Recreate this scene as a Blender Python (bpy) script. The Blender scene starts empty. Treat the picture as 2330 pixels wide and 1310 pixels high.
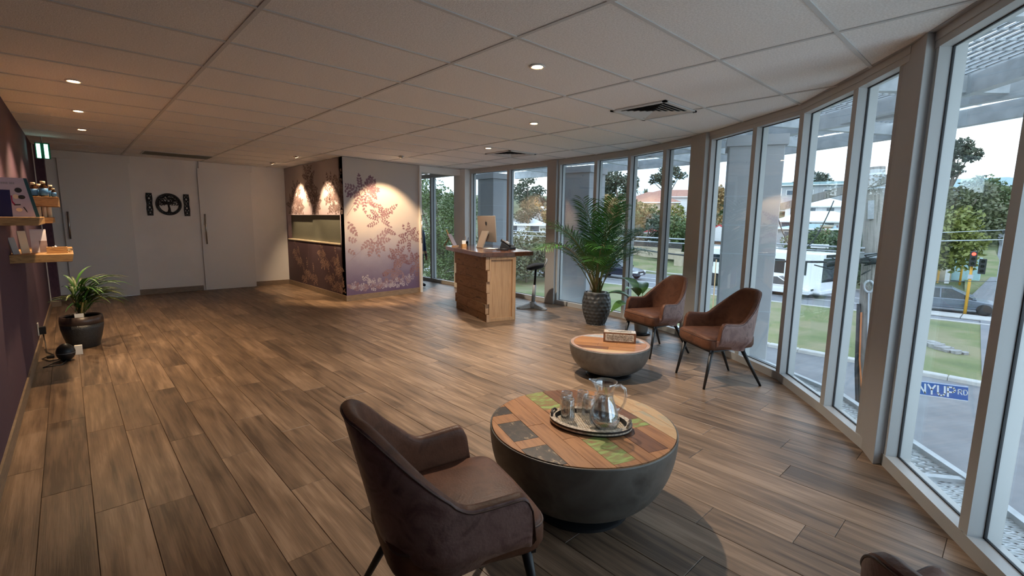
import bpy, bmesh, math, random
from mathutils import Vector, Matrix, noise as mnoise
random.seed(7)
rnd = random.random
def U(a, b): return a + (b - a) * rnd()
PI = math.pi
sc = bpy.context.scene
C = sc.collection
# ------------------------------------------------------------------ camera
YAW, PITCH, ROLL, EYE, CZ = 0.7515, 0.1406, 0.014, 1.4711, 2.526
fw = Vector((math.sin(YAW)*math.cos(PITCH), math.cos(YAW)*math.cos(PITCH), -math.sin(PITCH)))
rt = Vector((math.cos(YAW), -math.sin(YAW), 0)); up = rt.cross(fw)
r2 = rt*math.cos(ROLL) + up*math.sin(ROLL); u2 = -rt*math.sin(ROLL) + up*math.cos(ROLL)
cd = bpy.data.cameras.new('camera'); cam = bpy.data.objects.new('camera', cd); C.objects.link(cam)
M = Matrix((r2, u2, -fw)).transposed().to_4x4(); M.translation = (0, 0, EYE)
cam.matrix_world = M
cd.sensor_width = 36; cd.lens = 1079.95/2330*36; cd.clip_start = .05; cd.clip_end = 1000
sc.camera = cam
# ------------------------------------------------------------------ sky, sun, exposure
w = bpy.data.worlds.new('overcast_sky'); sc.world = w; w.use_nodes = True
nt = w.node_tree; N = nt.nodes; L = nt.links; N.clear()
out = N.new('ShaderNodeOutputWorld'); bg = N.new('ShaderNodeBackground')
tc = N.new('ShaderNodeTexCoord'); sep = N.new('ShaderNodeSeparateXYZ'); L.new(tc.outputs['Generated'], sep.inputs[0])
mr = N.new('ShaderNodeMapRange'); mr.inputs[1].default_value = 0; mr.inputs[2].default_value = .7; L.new(sep.outputs[2], mr.inputs[0])
grad = N.new('ShaderNodeMix'); grad.data_type = 'RGBA'; L.new(mr.outputs[0], grad.inputs[0])
grad.inputs[6].default_value = (.52, .74, 1.0, 1); grad.inputs[7].default_value = (.27, .47, .85, 1)
mp = N.new('ShaderNodeMapping'); mp.inputs['Scale'].default_value = (1.5, 1.5, 7); L.new(tc.outputs['Generated'], mp.inputs[0])
nz = N.new('ShaderNodeTexNoise'); nz.inputs['Scale'].default_value = 2.2; nz.inputs['Detail'].default_value = 6; L.new(mp.outputs[0], nz.inputs[0])
cr = N.new('ShaderNodeMapRange'); cr.inputs[1].default_value = .38; cr.inputs[2].default_value = .64; L.new(nz.outputs[0], cr.inputs[0])
cl = N.new('ShaderNodeMix'); cl.data_type = 'RGBA'; L.new(cr.outputs[0], cl.inputs[0]); L.new(grad.outputs[2], cl.inputs[6]); cl.inputs[7].default_value = (.98, .99, 1.0, 1)
L.new(cl.outputs[2], bg.inputs[0]); bg.inputs[1].default_value = 1.4
L.new(bg.outputs[0], out.inputs[0])
sd = bpy.data.lights.new('low_sun', 'SUN'); sd.energy = .35; sd.angle = .3; sd.color = (1, .9, .8)
so = bpy.data.objects.new('low_sun', sd); C.objects.link(so); so.rotation_euler = (math.radians(55), 0, math.radians(-60))
sc.view_settings.view_transform = 'Standard'; sc.view_settings.look = 'None'
sc.view_settings.exposure = 1.2; sc.view_settings.gamma = 1.0
sc.view_settings.use_curve_mapping = False
# ------------------------------------------------------------------ materials
MATS = {}
def mk(name, c1, c2=None, c3=None, scale=4., st=(1, 1, 1), lo=.35, hi=.65, rough=.5, metal=0., bump=0., bscale=None, detail=4., coat=0., rnd_off=True, sheen=0., rv=0., spec=None, dist=0.):
    m = bpy.data.materials.new(name); m.use_nodes = True; nt = m.node_tree; N = nt.nodes; L = nt.links
    b = N['Principled BSDF']; b.inputs['Roughness'].default_value = rough; b.inputs['Metallic'].default_value = metal
    if spec is not None: b.inputs['Specular IOR Level'].default_value = spec
    if coat: b.inputs['Coat Weight'].default_value = coat; b.inputs['Coat Roughness'].default_value = .15
    if sheen: b.inputs['Sheen Weight'].default_value = sheen
    b.inputs['Base Color'].default_value = (*c1, 1)
    vec = None
    if c2 is not None or bump:
        tc = N.new('ShaderNodeTexCoord'); mp = N.new('ShaderNodeMapping'); mp.inputs['Scale'].default_value = st
        src = tc.outputs['Object']
        if rnd_off:
            oi = N.new('ShaderNodeObjectInfo'); mu = N.new('ShaderNodeMath'); mu.operation = 'MULTIPLY'; mu.inputs[1].default_value = 61.7
            ad = N.new('ShaderNodeVectorMath'); ad.operation = 'ADD'; L.new(oi.outputs['Random'], mu.inputs[0]); L.new(src, ad.inputs[0]); L.new(mu.outputs[0], ad.inputs[1]); src = ad.outputs[0]
        L.new(src, mp.inputs[0]); vec = mp.outputs[0]
    if c2 is not None:
        n = N.new('ShaderNodeTexNoise'); n.inputs['Scale'].default_value = scale; n.inputs['Detail'].default_value = detail; n.inputs['Distortion'].default_value = dist; L.new(vec, n.inputs[0])
        r = N.new('ShaderNodeValToRGB'); e = r.color_ramp.elements
        e[0].position = lo; e[0].color = (*c1, 1); e[1].position = hi; e[1].color = (*(c3 or c2), 1)
        if c3: k = e.new((lo+hi)/2); k.color = (*c2, 1)
        L.new(n.outputs[0], r.inputs[0]); col = r.outputs[0]
        if rv:
            oi = N.new('ShaderNodeObjectInfo'); mr = N.new('ShaderNodeMapRange'); mr.inputs[3].default_value = 1-rv; mr.inputs[4].default_value = 1+rv; L.new(oi.outputs['Random'], mr.inputs[0])
            hv = N.new('ShaderNodeHueSaturation'); L.new(mr.outputs[0], hv.inputs['Value']); L.new(col, hv.inputs['Color']); col = hv.outputs[0]
        L.new(col, b.inputs['Base Color'])
    if bump:
        n2 = N.new('ShaderNodeTexNoise'); n2.inputs['Scale'].default_value = bscale or scale; n2.inputs['Detail'].default_value = 3; L.new(vec, n2.inputs[0])
        bp = N.new('ShaderNodeBump'); bp.inputs['Strength'].default_value = bump; bp.inputs['Distance'].default_value = .01; L.new(n2.outputs[0], bp.inputs['Height']); L.new(bp.outputs[0], b.inputs['Normal'])
    MATS[name] = m; return m
def emit(name, col, s):
    m = bpy.data.materials.new(name); m.use_nodes = True; b = m.node_tree.nodes['Principled BSDF']
    b.inputs['Base Color'].default_value = (*col, 1); b.inputs['Emission Color'].default_value = (*col, 1); b.inputs['Emission Strength'].default_value = s; return m
def glass(name, col=(1, 1, 1), rough=0., ior=1.45):
    m = bpy.data.materials.new(name); m.use_nodes = True; b = m.node_tree.nodes['Principled BSDF']
    b.inputs['Base Color'].default_value = (*col, 1); b.inputs['Transmission Weight'].default_value = 1; b.inputs['Roughness'].default_value = rough; b.inputs['IOR'].default_value = ior; return m
def pane_mat(name, tint=(.92, .97, .97), ior=1.6):
    # flat window glass: fresnel mix of clear transmission and mirror
    m = bpy.data.materials.new(name); m.use_nodes = True; nt = m.node_tree; N = nt.nodes; L = nt.links; N.clear()
    o = N.new('ShaderNodeOutputMaterial'); mx = N.new('ShaderNodeMixShader'); t = N.new('ShaderNodeBsdfTransparent'); g = N.new('ShaderNodeBsdfGlossy')
    t.inputs[0].default_value = (*tint, 1); g.inputs['Roughness'].default_value = 0.0; g.inputs[0].default_value = (1, 1, 1, 1)
    geo = N.new('ShaderNodeNewGeometry'); mr = N.new('ShaderNodeMapRange'); mr.inputs[3].default_value = ior; mr.inputs[4].default_value = 1/ior; L.new(geo.outputs['Backfacing'], mr.inputs[0])
    f = N.new('ShaderNodeFresnel'); L.new(mr.outputs[0], f.inputs[0]); L.new(f.outputs[0], mx.inputs[0]); L.new(t.outputs[0], mx.inputs[1]); L.new(g.outputs[0], mx.inputs[2]); L.new(mx.outputs[0], o.inputs[0]); return m

def wood_floor():
    m = bpy.data.materials.new('timber_plank_floor'); m.use_nodes = True; nt = m.node_tree; N = nt.nodes; L = nt.links; b = N['Principled BSDF']
    tc = N.new('ShaderNodeTexCoord'); oi = N.new('ShaderNodeObjectInfo')
    mu = N.new('ShaderNodeMath'); mu.operation = 'MULTIPLY'; mu.inputs[1].default_value = 83.1; L.new(oi.outputs['Random'], mu.inputs[0])
    ad = N.new('ShaderNodeVectorMath'); ad.operation = 'ADD'; L.new(tc.outputs['Object'], ad.inputs[0]); L.new(mu.outputs[0], ad.inputs[1])
    def nz(st, sca, det, dist=0.):
        mp = N.new('ShaderNodeMapping'); mp.inputs['Scale'].default_value = st; L.new(ad.outputs[0], mp.inputs[0])
        n = N.new('ShaderNodeTexNoise'); n.inputs['Scale'].default_value = sca; n.inputs['Detail'].default_value = det; n.inputs['Distortion'].default_value = dist; L.new(mp.outputs[0], n.inputs[0]); return n.outputs[0]
    big = nz((5, .9, 1), 1.6, 3, .8); mid = nz((14, .8, 1), 2.2, 4, .3); fine = nz((60, 1.6, 1), 3, 3)
    r = N.new('ShaderNodeValToRGB'); e = r.color_ramp.elements
    e[0].position = .36; e[0].color = (.090, .057, .036, 1); e[1].position = .67; e[1].color = (.335, .225, .148, 1)
    k = e.new(.45); k.color = (.155, .100, .063, 1); k = e.new(.57); k.color = (.232, .150, .094, 1)
    a1 = N.new('ShaderNodeMath'); a1.operation = 'MULTIPLY_ADD'; a1.inputs[1].default_value = .5; L.new(mid, a1.inputs[0])
    h = N.new('ShaderNodeMath'); h.operation = 'MULTIPLY'; h.inputs[1].default_value = .5; L.new(big, h.inputs[0]); L.new(h.outputs[0], a1.inputs[2])
    a2 = N.new('ShaderNodeMath'); a2.operation = 'MULTIPLY_ADD'; a2.inputs[1].default_value = .22; L.new(fine, a2.inputs[0]); L.new(a1.outputs[0], a2.inputs[2])
    a3 = N.new('ShaderNodeMath'); a3.operation = 'MULTIPLY_ADD'; a3.inputs[1].default_value = .14; L.new(oi.outputs['Random'], a3.inputs[0]); L.new(a2.outputs[0], a3.inputs[2])
    a4 = N.new('ShaderNodeMath'); a4.operation = 'SUBTRACT'; a4.inputs[1].default_value = .17; L.new(a3.outputs[0], a4.inputs[0])
    L.new(a4.outputs[0], r.inputs[0]); L.new(r.outputs[0], b.inputs['Base Color'])
    b.inputs['Roughness'].default_value = .42
    bp = N.new('ShaderNodeBump'); bp.inputs['Strength'].default_value = .12; bp.inputs['Distance'].default_value = .004; L.new(fine, bp.inputs['Height']); L.new(bp.outputs[0], b.inputs['Normal'])
    return m
m_floor = wood_floor()
m_grout = mk('dark_grout', (.05, .035, .025), rough=.9)
m_tile = mk('acoustic_tile', (.78, .765, .745), (.88, .865, .85), scale=90, lo=.42, hi=.58, rough=.95, bump=.35, bscale=140, rnd_off=False)
m_tbar = mk('ceiling_grid_metal', (.60, .60, .59), rough=.6)
m_white = mk('white_paint', (.80, .775, .74), (.84, .815, .78), scale=3, rough=.6)
m_door = mk('white_door_laminate', (.74, .72, .69), rough=.45)
m_purple = mk('purple_wallcovering', (.062, .029, .052), (.080, .039, .064), scale=30, st=(1, 8, .6), rough=.8, bump=.1, bscale=60)
m_skirt = mk('brown_skirting_tile', (.20, .145, .095), (.28, .20, .135), scale=6, st=(2, 2, 12), rough=.5)
m_frame = mk('pale_grey_aluminium', (.47, .47, .46), rough=.38)
m_col = mk('grey_painted_column', (.40, .385, .37), rough=.6)
m_gasket = mk('black_rubber_gasket', (.012, .012, .014), rough=.6)
m_pane = pane_mat('window_glass')
m_leather = mk('brown_leather', (.088, .034, .018), (.140, .058, .032), (.052, .021, .012), scale=9, lo=.3, hi=.75, rough=.47, bump=.12, bscale=120, detail=6, dist=.6, spec=.28)
m_leather_out = mk('aged_plum_leather', (.15, .072, .062), (.28, .165, .14), (.10, .045, .040), scale=11, lo=.3, hi=.75, rough=.45, bump=.15, bscale=110, detail=8, dist=1.2)
m_piping = mk('dark_brown_piping', (.085, .04, .028), rough=.5)
m_black = mk('black_powder_coat', (.012, .012, .013), rough=.4)
m_iron = mk('brushed_dark_iron', (.090, .082, .072), (.15, .14, .125), (.055, .050, .044), scale=4, lo=.3, hi=.72, rough=.42, metal=.35, bump=.05, bscale=40, dist=.8)
m_iron2 = mk('worn_grey_iron', (.13, .122, .112), (.19, .18, .165), (.095, .09, .082), scale=5, lo=.3, hi=.72, rough=.45, metal=.45, bump=.06, bscale=40, dist=.8)
gst = (14, 1.2, 4)
m_wd_orange = mk('orange_reclaimed_wood', (.25, .105, .040), (.40, .185, .075), (.20, .080, .032), scale=2.5, st=gst, lo=.3, hi=.72, rough=.38, detail=6, dist=.4, rv=.12)
m_wd_brown = mk('dark_reclaimed_wood', (.105, .042, .022), (.19, .080, .038), (.075, .030, .018), scale=2.5, st=gst, lo=.3, hi=.72, rough=.38, detail=6, dist=.4)
m_wd_pale = mk('pale_reclaimed_wood', (.42, .245, .12), (.52, .34, .18), (.33, .30, .21), scale=3, st=(7, 1.6, 4), lo=.3, hi=.74, rough=.42, detail=6, dist=.4)
m_wd_black = mk('charred_flaking_paint', (.022, .014, .010), (.055, .030, .018), (.50, .36, .20), scale=6, st=(6, 3.2, 4), lo=.42, hi=.74, rough=.45, detail=8, dist=.6)
m_wd_green = mk('green_flaking_paint', (.26, .13, .05), (.21, .22, .06), (.27, .36, .10), scale=5, st=(3, 9, 4), lo=.36, hi=.62, rough=.45, detail=7, dist=.5)
m_wd_blue = mk('grey_blue_window_sheen', (.30, .30, .31), (.42, .44, .46), (.25, .14, .08), scale=5, st=(6, 3, 4), lo=.36, hi=.72, rough=.4, detail=7)  # window reflection on the small table painted in as grey-blue boards
m_shelf = mk('oiled_oak_shelf', (.30, .155, .055), (.46, .26, .10), (.24, .115, .04), scale=3, st=(3, .5, 14), lo=.3, hi=.7, rough=.5, detail=5, dist=1.0)
m_deskwd = mk('weathered_barn_board', (.20, .10, .045), (.31, .175, .085), (.05, .026, .015), scale=2.4, st=(3, 1.5, 7), lo=.34, hi=.74, rough=.6, detail=6, dist=.9, bump=.15, bscale=14, rv=.2)
m_deskend = mk('sawn_board_end', (.40, .25, .15), (.52, .35, .22), scale=8, rough=.7)
m_deskside = mk('pale_cedar_panel', (.42, .255, .135), (.52, .33, .185), (.36, .20, .10), scale=2.2, st=(16, 16, .8), lo=.3, hi=.7, rough=.5, detail=5, dist=.5)
m_slab = mk('polished_dark_slab', (.075, .026, .014), (.13, .050, .026), (.05, .02, .012), scale=2, st=(9, 1, 4), lo=.3, hi=.7, rough=.16, detail=5, dist=.8, coat=.5)
m_alu = mk('silver_aluminium', (.36, .31, .26), rough=.4, metal=.6)
m_steel = mk('stainless_steel', (.55, .53, .50), rough=.25, metal=1)
m_chrome = mk('polished_silver', (.85, .83, .80), rough=.1, metal=1)
m_greyplastic = mk('grey_plastic', (.27, .28, .29), rough=.45)
m_blackfab = mk('black_fabric', (.014, .016, .02), rough=.85)
m_potcarved = mk('carved_charcoal_ceramic', (.045, .048, .05), (.075, .078, .08), scale=8, rough=.42)
m_potbrown = mk('glazed_dark_brown_pot', (.040, .026, .022), (.058, .04, .034), scale=8, rough=.3)
m_potbody = mk('textured_charcoal_pot', (.022, .024, .026), (.034, .036, .038), scale=50, rough=.38, bump=.5, bscale=90)
m_potgrey = mk('grey_planter', (.20, .20, .19), rough=.5)
m_soil = mk('potting_soil', (.025, .016, .01), (.06, .04, .025), scale=40, rough=.95, bump=.6, bscale=60)
m_palm = mk('palm_leaf_green', (.030, .115, .018), (.065, .20, .030), scale=6, rough=.42, rv=.25)
m_palm2 = mk('yellow_green_leaf', (.12, .15, .022), (.045, .085, .018), (.23, .19, .04), scale=3, lo=.35, hi=.75, rough=.45, rv=.3)
m_stem = mk('palm_stem', (.10, .13, .03), (.16, .10, .03), scale=8, st=(1, 1, .3), rough=.5)
m_stemred = mk('red_brown_stem', (.13, .035, .02), rough=.5)
m_bigleaf = mk('broad_glossy_leaf', (.040, .12, .025), (.085, .19, .045), scale=9, rough=.35)
m_thin = pane_mat('thin_clear_glass', (.955, .965, .965), 2.7)
m_thinwater = pane_mat('still_water', (.90, .94, .95), 1.7)
m_glass = glass('clear_drinking_glass', (.97, .99, .99))
m_water = glass('water', (.93, .97, .98), ior=1.33)
m_wd_rim = mk('pinkish_rim_wood', (.33, .20, .15), (.42, .29, .24), scale=6, rough=.4)
m_shell = mk('shell_inlay', (.75, .66, .54), (.60, .47, .33), scale=60, rough=.25, rnd_off=False)
m_pearl = mk('mother_of_pearl_inlay', (.62, .54, .44), (.32, .25, .18), scale=70, lo=.4, hi=.62, rough=.3, rnd_off=False)
m_paper = mk('white_paper', (.70, .69, .66), rough=.6)
m_lilac = mk('lilac_print', (.42, .37, .46), (.62, .58, .60), scale=3, lo=.4, hi=.6, rough=.5)
m_navy = mk('navy_cover', (.012, .014, .075), rough=.4)
m_teal = mk('teal_edge', (.012, .07, .09), rough=.5)
m_amber = mk('amber_bottle', (.045, .018, .006), rough=.15)
m_bluelabel = mk('blue_label', (.05, .20, .45), rough=.5)
m_cream = mk('cream_label', (.72, .58, .40), rough=.5)
m_ink = mk('black_ink', (.02, .02, .022), rough=.6)
m_mag = mk('magenta_ink', (.32, .01, .06), rough=.5)
m_fern = mk('dark_wrought_metal', (.010, .007, .006), rough=.6)
m_olive = mk('olive_grey_screen', (.115, .115, .085), (.13, .13, .10), scale=40, rough=.5)
m_sillcream = mk('cream_counter', (.72, .60, .44), rough=.4)
m_lamp = emit('warm_lamp_lens', (1, .80, .52), 14)
m_exit = emit('exit_sign_face', (.55, .95, .85), 1.6)
m_exitgreen = mk('exit_green', (.01, .20, .10), rough=.4)
m_ventdark = mk('dark_void', (.015, .014, .013), rough=.9)
# exterior
m_asph = mk('asphalt', (.155, .158, .162), (.20, .203, .206), scale=1.2, rough=.9, bump=.2, bscale=40, detail=8)
m_road = mk('main_road_asphalt', (.17, .175, .183), (.21, .215, .223), scale=.5, rough=.9, detail=8)
m_kerb = mk('concrete_kerb', (.42, .41, .385), (.48, .47, .44), scale=3, rough=.9)
m_grass = mk('lawn_grass', (.105, .135, .05), (.15, .175, .065), (.22, .205, .11), scale=.45, lo=.30, hi=.60, rough=.95, detail=12, bump=.4, bscale=12)
m_hill = mk('hillside_scrub', (.07, .09, .035), (.11, .125, .05), (.17, .14, .08), scale=.12, lo=.35, hi=.7, rough=.95, detail=9)
m_galv = mk('galvanised_steel', (.40, .43, .45), (.52, .55, .57), scale=9, rough=.45, metal=.35, detail=6)
m_render = mk('grey_precast_concrete', (.36, .365, .375), (.39, .395, .405), scale=3, rough=.8)
m_pole = mk('weathered_pole_timber', (.20, .185, .165), (.30, .28, .25), (.13, .12, .105), scale=3, st=(7, 7, .5), lo=.3, hi=.7, rough=.85, detail=7, bump=.3, bscale=8)
m_cable = mk('black_cable', (.03, .033, .036), rough=.6)
m_cablegrey = mk('silver_cable', (.40, .43, .46), rough=.4)
m_orange = mk('orange_conduit', (.52, .16, .04), rough=.5)
m_blueplastic = mk('pale_blue_cover', (.22, .42, .62), rough=.4)
m_signblue = mk('street_sign_blue', (.012, .10, .36), rough=.4)
m_signwhite = mk('sign_white', (.75, .77, .78), rough=.5)
m_yellow = mk('signal_yellow', (.62, .32, .035), rough=.5)
m_red = emit('red_signal_lamp', (1, .05, .03), 3)
m_tealbox = mk('pale_teal_cabinet', (.36, .55, .58), rough=.5)
m_carwhite = mk('white_car_paint', (.78, .80, .82), rough=.25, coat=.5)
m_carblack = mk('dark_car_paint', (.012, .016, .035), rough=.25, coat=.5)
m_carsilver = mk('grey_blue_car_paint', (.14, .17, .21), rough=.28, metal=.3, coat=.5)
m_carblue = mk('blue_car_paint', (.08, .14, .20), rough=.3, coat=.4)
m_tint = mk('dark_tinted_glass', (.018, .028, .036), rough=.08)
m_tyre = mk('black_tyre', (.015, .015, .016), rough=.8)
m_rim = mk('alloy_rim', (.45, .46, .48), rough=.35, metal=.6)
m_light = mk('clear_headlamp', (.75, .77, .78), rough=.2)
m_brick = mk('cream_limestone_wall', (.40, .34, .25), (.46, .40, .30), scale=2, rough=.9)
m_darkfence = mk('dark_slat_fence', (.05, .045, .045), rough=.8)
m_houseW = mk('white_render', (.72, .72, .72), rough=.8)
m_houseC = mk('cream_brick', (.45, .40, .33), (.5, .45, .37), scale=1, rough=.9)
m_houseG = mk('grey_render', (.36, .38, .40), rough=.8)
m_brickred = mk('red_brown_brick', (.36, .20, .13), (.44, .27, .18), scale=3, rough=.9)
m_roofT = mk('terracotta_tiles', (.32, .15, .10), (.38, .19, .13), scale=2, rough=.8)
m_roofR = mk('bright_red_roof', (.50, .06, .06), rough=.7)
m_roofW = mk('white_metal_roof', (.80, .82, .84), rough=.5)
m_roofG = mk('teal_grey_roof', (.26, .38, .40), rough=.6)
m_winblue = mk('distant_window_glass', (.06, .09, .12), rough=.1)
m_trunk = mk('grey_bark', (.13, .105, .08), (.20, .165, .13), scale=4, rough=.9)
def leafm(n, a, b): return mk(n, a, b, scale=.9, rough=.6, lo=.3, hi=.7, detail=6)
m_lf_gum = leafm('gum_foliage', (.045, .062, .040), (.085, .105, .065))
m_lf_olive = leafm('olive_foliage', (.085, .095, .042), (.15, .155, .08))
m_lf_green = leafm('bright_green_foliage', (.055, .092, .028), (.105, .145, .045))
m_lf_yel = leafm('yellow_green_foliage', (.13, .15, .03), (.21, .225, .05))
m_lf_dark = leafm('dark_conifer_foliage', (.03, .055, .022), (.075, .11, .045))
m_lf_orange = leafm('orange_and_lit_foliage', (.32, .17, .06), (.25, .22, .08))  # orange leaves; also orange light put into the leaf colour
m_lf_pink = leafm('pink_flowering_foliage', (.30, .09, .12), (.22, .15, .12))
m_stone = mk('broken_concrete', (.24, .235, .225), (.34, .335, .32), scale=6, rough=.9)
# ------------------------------------------------------------------ mesh helpers
class MB:
    def __init__(s): s.v = []; s.f = []; s.m = []
    def add(s, vs, fs, mi=0):
        o = len(s.v); s.v += [tuple(v) for v in vs]; s.f += [tuple(i+o for i in f) for f in fs]; s.m += [mi]*len(fs); return s
    def box(s, a, b, mi=0, M=None):
        (x0, y0, z0), (x1, y1, z1) = a, b
        vs = [(x0,y0,z0),(x1,y0,z0),(x1,y1,z0),(x0,y1,z0),(x0,y0,z1),(x1,y0,z1),(x1,y1,z1),(x0,y1,z1)]
        if M: vs = [M @ Vector(v) for v in vs]
        return s.add(vs, [(3,2,1,0),(4,5,6,7),(0,1,5,4),(1,2,6,5),(2,3,7,6),(3,0,4,7)], mi)
    def cbox(s, a, b, c=.004, mi=0, M=None):
        # box with chamfered top edges
        (x0, y0, z0), (x1, y1, z1) = a, b
        vs = [(x0,y0,z0),(x1,y0,z0),(x1,y1,z0),(x0,y1,z0),(x0,y0,z1-c),(x1,y0,z1-c),(x1,y1,z1-c),(x0,y1,z1-c),(x0+c,y0+c,z1),(x1-c,y0+c,z1),(x1-c,y1-c,z1),(x0+c,y1-c,z1)]
        if M: vs = [M @ Vector(v) for v in vs]
        return s.add(vs, [(3,2,1,0),(8,9,10,11),(0,1,5,4),(1,2,6,5),(2,3,7,6),(3,0,4,7),(4,5,9,8),(5,6,10,9),(6,7,11,10),(7,4,8,11)], mi)
    def prism(s, poly, z0, z1, mi=0, M=None, c=0):
        n = len(poly)
        vs = [(x, y, z0) for x, y in poly]+[(x, y, z1-c) for x, y in poly]
        fs = [tuple(range(n-1, -1, -1))]+[(i, (i+1) % n, n+(i+1) % n, n+i) for i in range(n)]
        if c:
            cx = sum(p[0] for p in poly)/n; cy = sum(p[1] for p in poly)/n
            for x, y in poly:
                d = math.hypot(x-cx, y-cy) or 1; k = max(0, 1-c*1.3/d); vs.append((cx+(x-cx)*k, cy+(y-cy)*k, z1))
            fs += [(n+i, n+(i+1) % n, 2*n+(i+1) % n, 2*n+i) for i in range(n)]+[tuple(range(2*n, 3*n))]
        else: fs.append(tuple(range(n, 2*n)))
        if M: vs = [M @ Vector(v) for v in vs]
        return s.add(vs, fs, mi)
    def tube(s, pts, r, n=8, mi=0, cap=True):
        pts = [Vector(p) for p in pts]; k = len(pts); rs = r if isinstance(r, (list, tuple)) else [r]*k
        vs = []; ref = None
        for i, p in enumerate(pts):
            t = (pts[min(i+1, k-1)]-pts[max(i-1, 0)]).normalized()
            if ref is None: ref = Vector((0, 0, 1)) if abs(t.z) < .9 else Vector((1, 0, 0))
            a = (ref - t*ref.dot(t)).normalized(); b = t.cross(a); ref = a
            vs += [p + (a*math.cos(2*PI*j/n)+b*math.sin(2*PI*j/n))*rs[i] for j in range(n)]
        fs = [(i*n+j, i*n+(j+1) % n, (i+1)*n+(j+1) % n, (i+1)*n+j) for i in range(k-1) for j in range(n)]
        if cap: fs += [tuple(range(n-1, -1, -1)), tuple((k-1)*n+j for j in range(n))]
        return s.add(vs, fs, mi)
    def lathe(s, prof, n=32, c=(0, 0, 0), mi=0, sx=1, sy=1, M=None, cap=True):
        k = len(prof); vs = [(c[0]+r*math.cos(2*PI*j/n)*sx, c[1]+r*math.sin(2*PI*j/n)*sy, c[2]+z) for r, z in prof for j in range(n)]
        if M: vs = [M @ Vector(v) for v in vs]
        fs = [(i*n+j, i*n+(j+1) % n, (i+1)*n+(j+1) % n, (i+1)*n+j) for i in range(k-1) for j in range(n)]
        zs = [z for _, z in prof]
        if cap and prof[0][0] > 1e-4 and zs[0] <= min(zs)+1e-6: fs.append(tuple(range(n-1, -1, -1)))
        if cap and prof[-1][0] > 1e-4 and zs[-1] >= max(zs)-1e-6: fs.append(tuple((k-1)*n+j for j in range(n)))
        return s.add(vs, fs, mi)
    def build(s, name, mats, parent=None, smooth=False, bevel=0, sub=0, auto=None):
        me = bpy.data.meshes.new(name); me.from_pydata(s.v, [], s.f)
        mats = mats if isinstance(mats, (list, tuple)) else [mats]
        for m in mats: me.materials.append(m)
        if len(mats) > 1: me.polygons.foreach_set('material_index', s.m)
        bm = bmesh.new(); bm.from_mesh(me); bmesh.ops.remove_doubles(bm, verts=bm.verts, dist=1e-5); bmesh.ops.recalc_face_normals(bm, faces=bm.faces)
        if auto:
            for e in bm.edges:
                if len(e.link_faces) == 2 and e.calc_face_angle(0) > auto: e.smooth = False
        bm.to_mesh(me); bm.free()
        if smooth or auto: me.polygons.foreach_set('use_smooth', [True]*len(me.polygons))
        o = bpy.data.objects.new(name, me); C.objects.link(o)
        if parent: o.parent = parent
        if bevel: b = o.modifiers.new('bevel', 'BEVEL'); b.width = bevel; b.segments = 2; b.limit_method = 'ANGLE'
        if sub: b = o.modifiers.new('sub', 'SUBSURF'); b.levels = sub; b.render_levels = sub
        return o
def tag(o, label, cat, group=None, kind=None):
    o['label'] = label; o['category'] = cat
    if group: o['group'] = group
    if kind: o['kind'] = kind
    return o
def thing(name, label, cat, loc=(0, 0, 0), rz=0., group=None):
    o = bpy.data.objects.new(name, None); o.empty_display_size = .1; C.objects.link(o); o.location = loc; o.rotation_euler = (0, 0, rz)
    return tag(o, label, cat, group)
def struct(o, kind='structure'): o['kind'] = kind; return o
def group_empty(name): o = bpy.data.objects.new(name, None); C.objects.link(o); o['kind'] = 'structure'; return o
def copy_tree(o, parent=None):
    c = o.copy(); C.objects.link(c); c.parent = parent
    for ch in list(o.children): copy_tree(ch, c)
    return c
def clip(poly, conv):
    # clip a polygon by a convex ccw polygon
    res = poly
    for i in range(len(conv)):
        a = conv[i]; b = conv[(i+1) % len(conv)]; src = res; res = []
        if not src: return []
        def side(p): return (b[0]-a[0])*(p[1]-a[1])-(b[1]-a[1])*(p[0]-a[0])
        for j in range(len(src)):
            p = src[j]; q = src[(j+1) % len(src)]; sp = side(p); sq = side(q)
            if sp >= 0: res.append(p)
            if (sp > 0 and sq < 0) or (sp < 0 and sq > 0):
                t = sp/(sp-sq); res.append((p[0]+(q[0]-p[0])*t, p[1]+(q[1]-p[1])*t))
    return res
# ------------------------------------------------------------------ room shell
BACK = 11.15
def lwx(y): return -.43+.0136*y            # the left wall stands a degree off the plank direction
WIN = [(6.33, 9.63), (6.33, 8.5), (6.33, 8.11), (6.33, 6.93), (6.33, 5.846), (6.33, 5.63), (6.275, 4.795), (6.2, 4.12), (5.955, 3.41), (5.775, 2.9), (5.624, 2.643), (5.2, 1.985), (4.86, 1.46), (4.235, .94), (3.74, .575), (3.59, .447), (2.92, .043), (2.25, -.36), (1.19, -1.0)]
ROOM = [(lwx(-1), -1.0), (1.19, -1.0), (2.25, -.36), (2.92, .043), (3.59, .447), (4.235, .94), (4.86, 1.46), (5.2, 1.985), (5.624, 2.643), (5.955, 3.41), (6.2, 4.12), (6.275, 4.795), (6.33, 5.63), (6.33, BACK), (lwx(BACK), BACK)]
def inblock(x, y): return x > 3.65 and y > 8.4 and x < 5.1
floor = group_empty('floor')
MB().prism(ROOM, -.12, -.006).build('floor_slab', m_grout, floor)
PW, PL = .198, 1.2
plank_mb = MB().cbox((-PW/2+.001, -PL/2+.001, -.006), (PW/2-.001, PL/2-.001, 0), .0015)
plank0 = None; small = MB(); small_n = 0
k0 = int((lwx(0)+.02)/PW)-1
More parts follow.
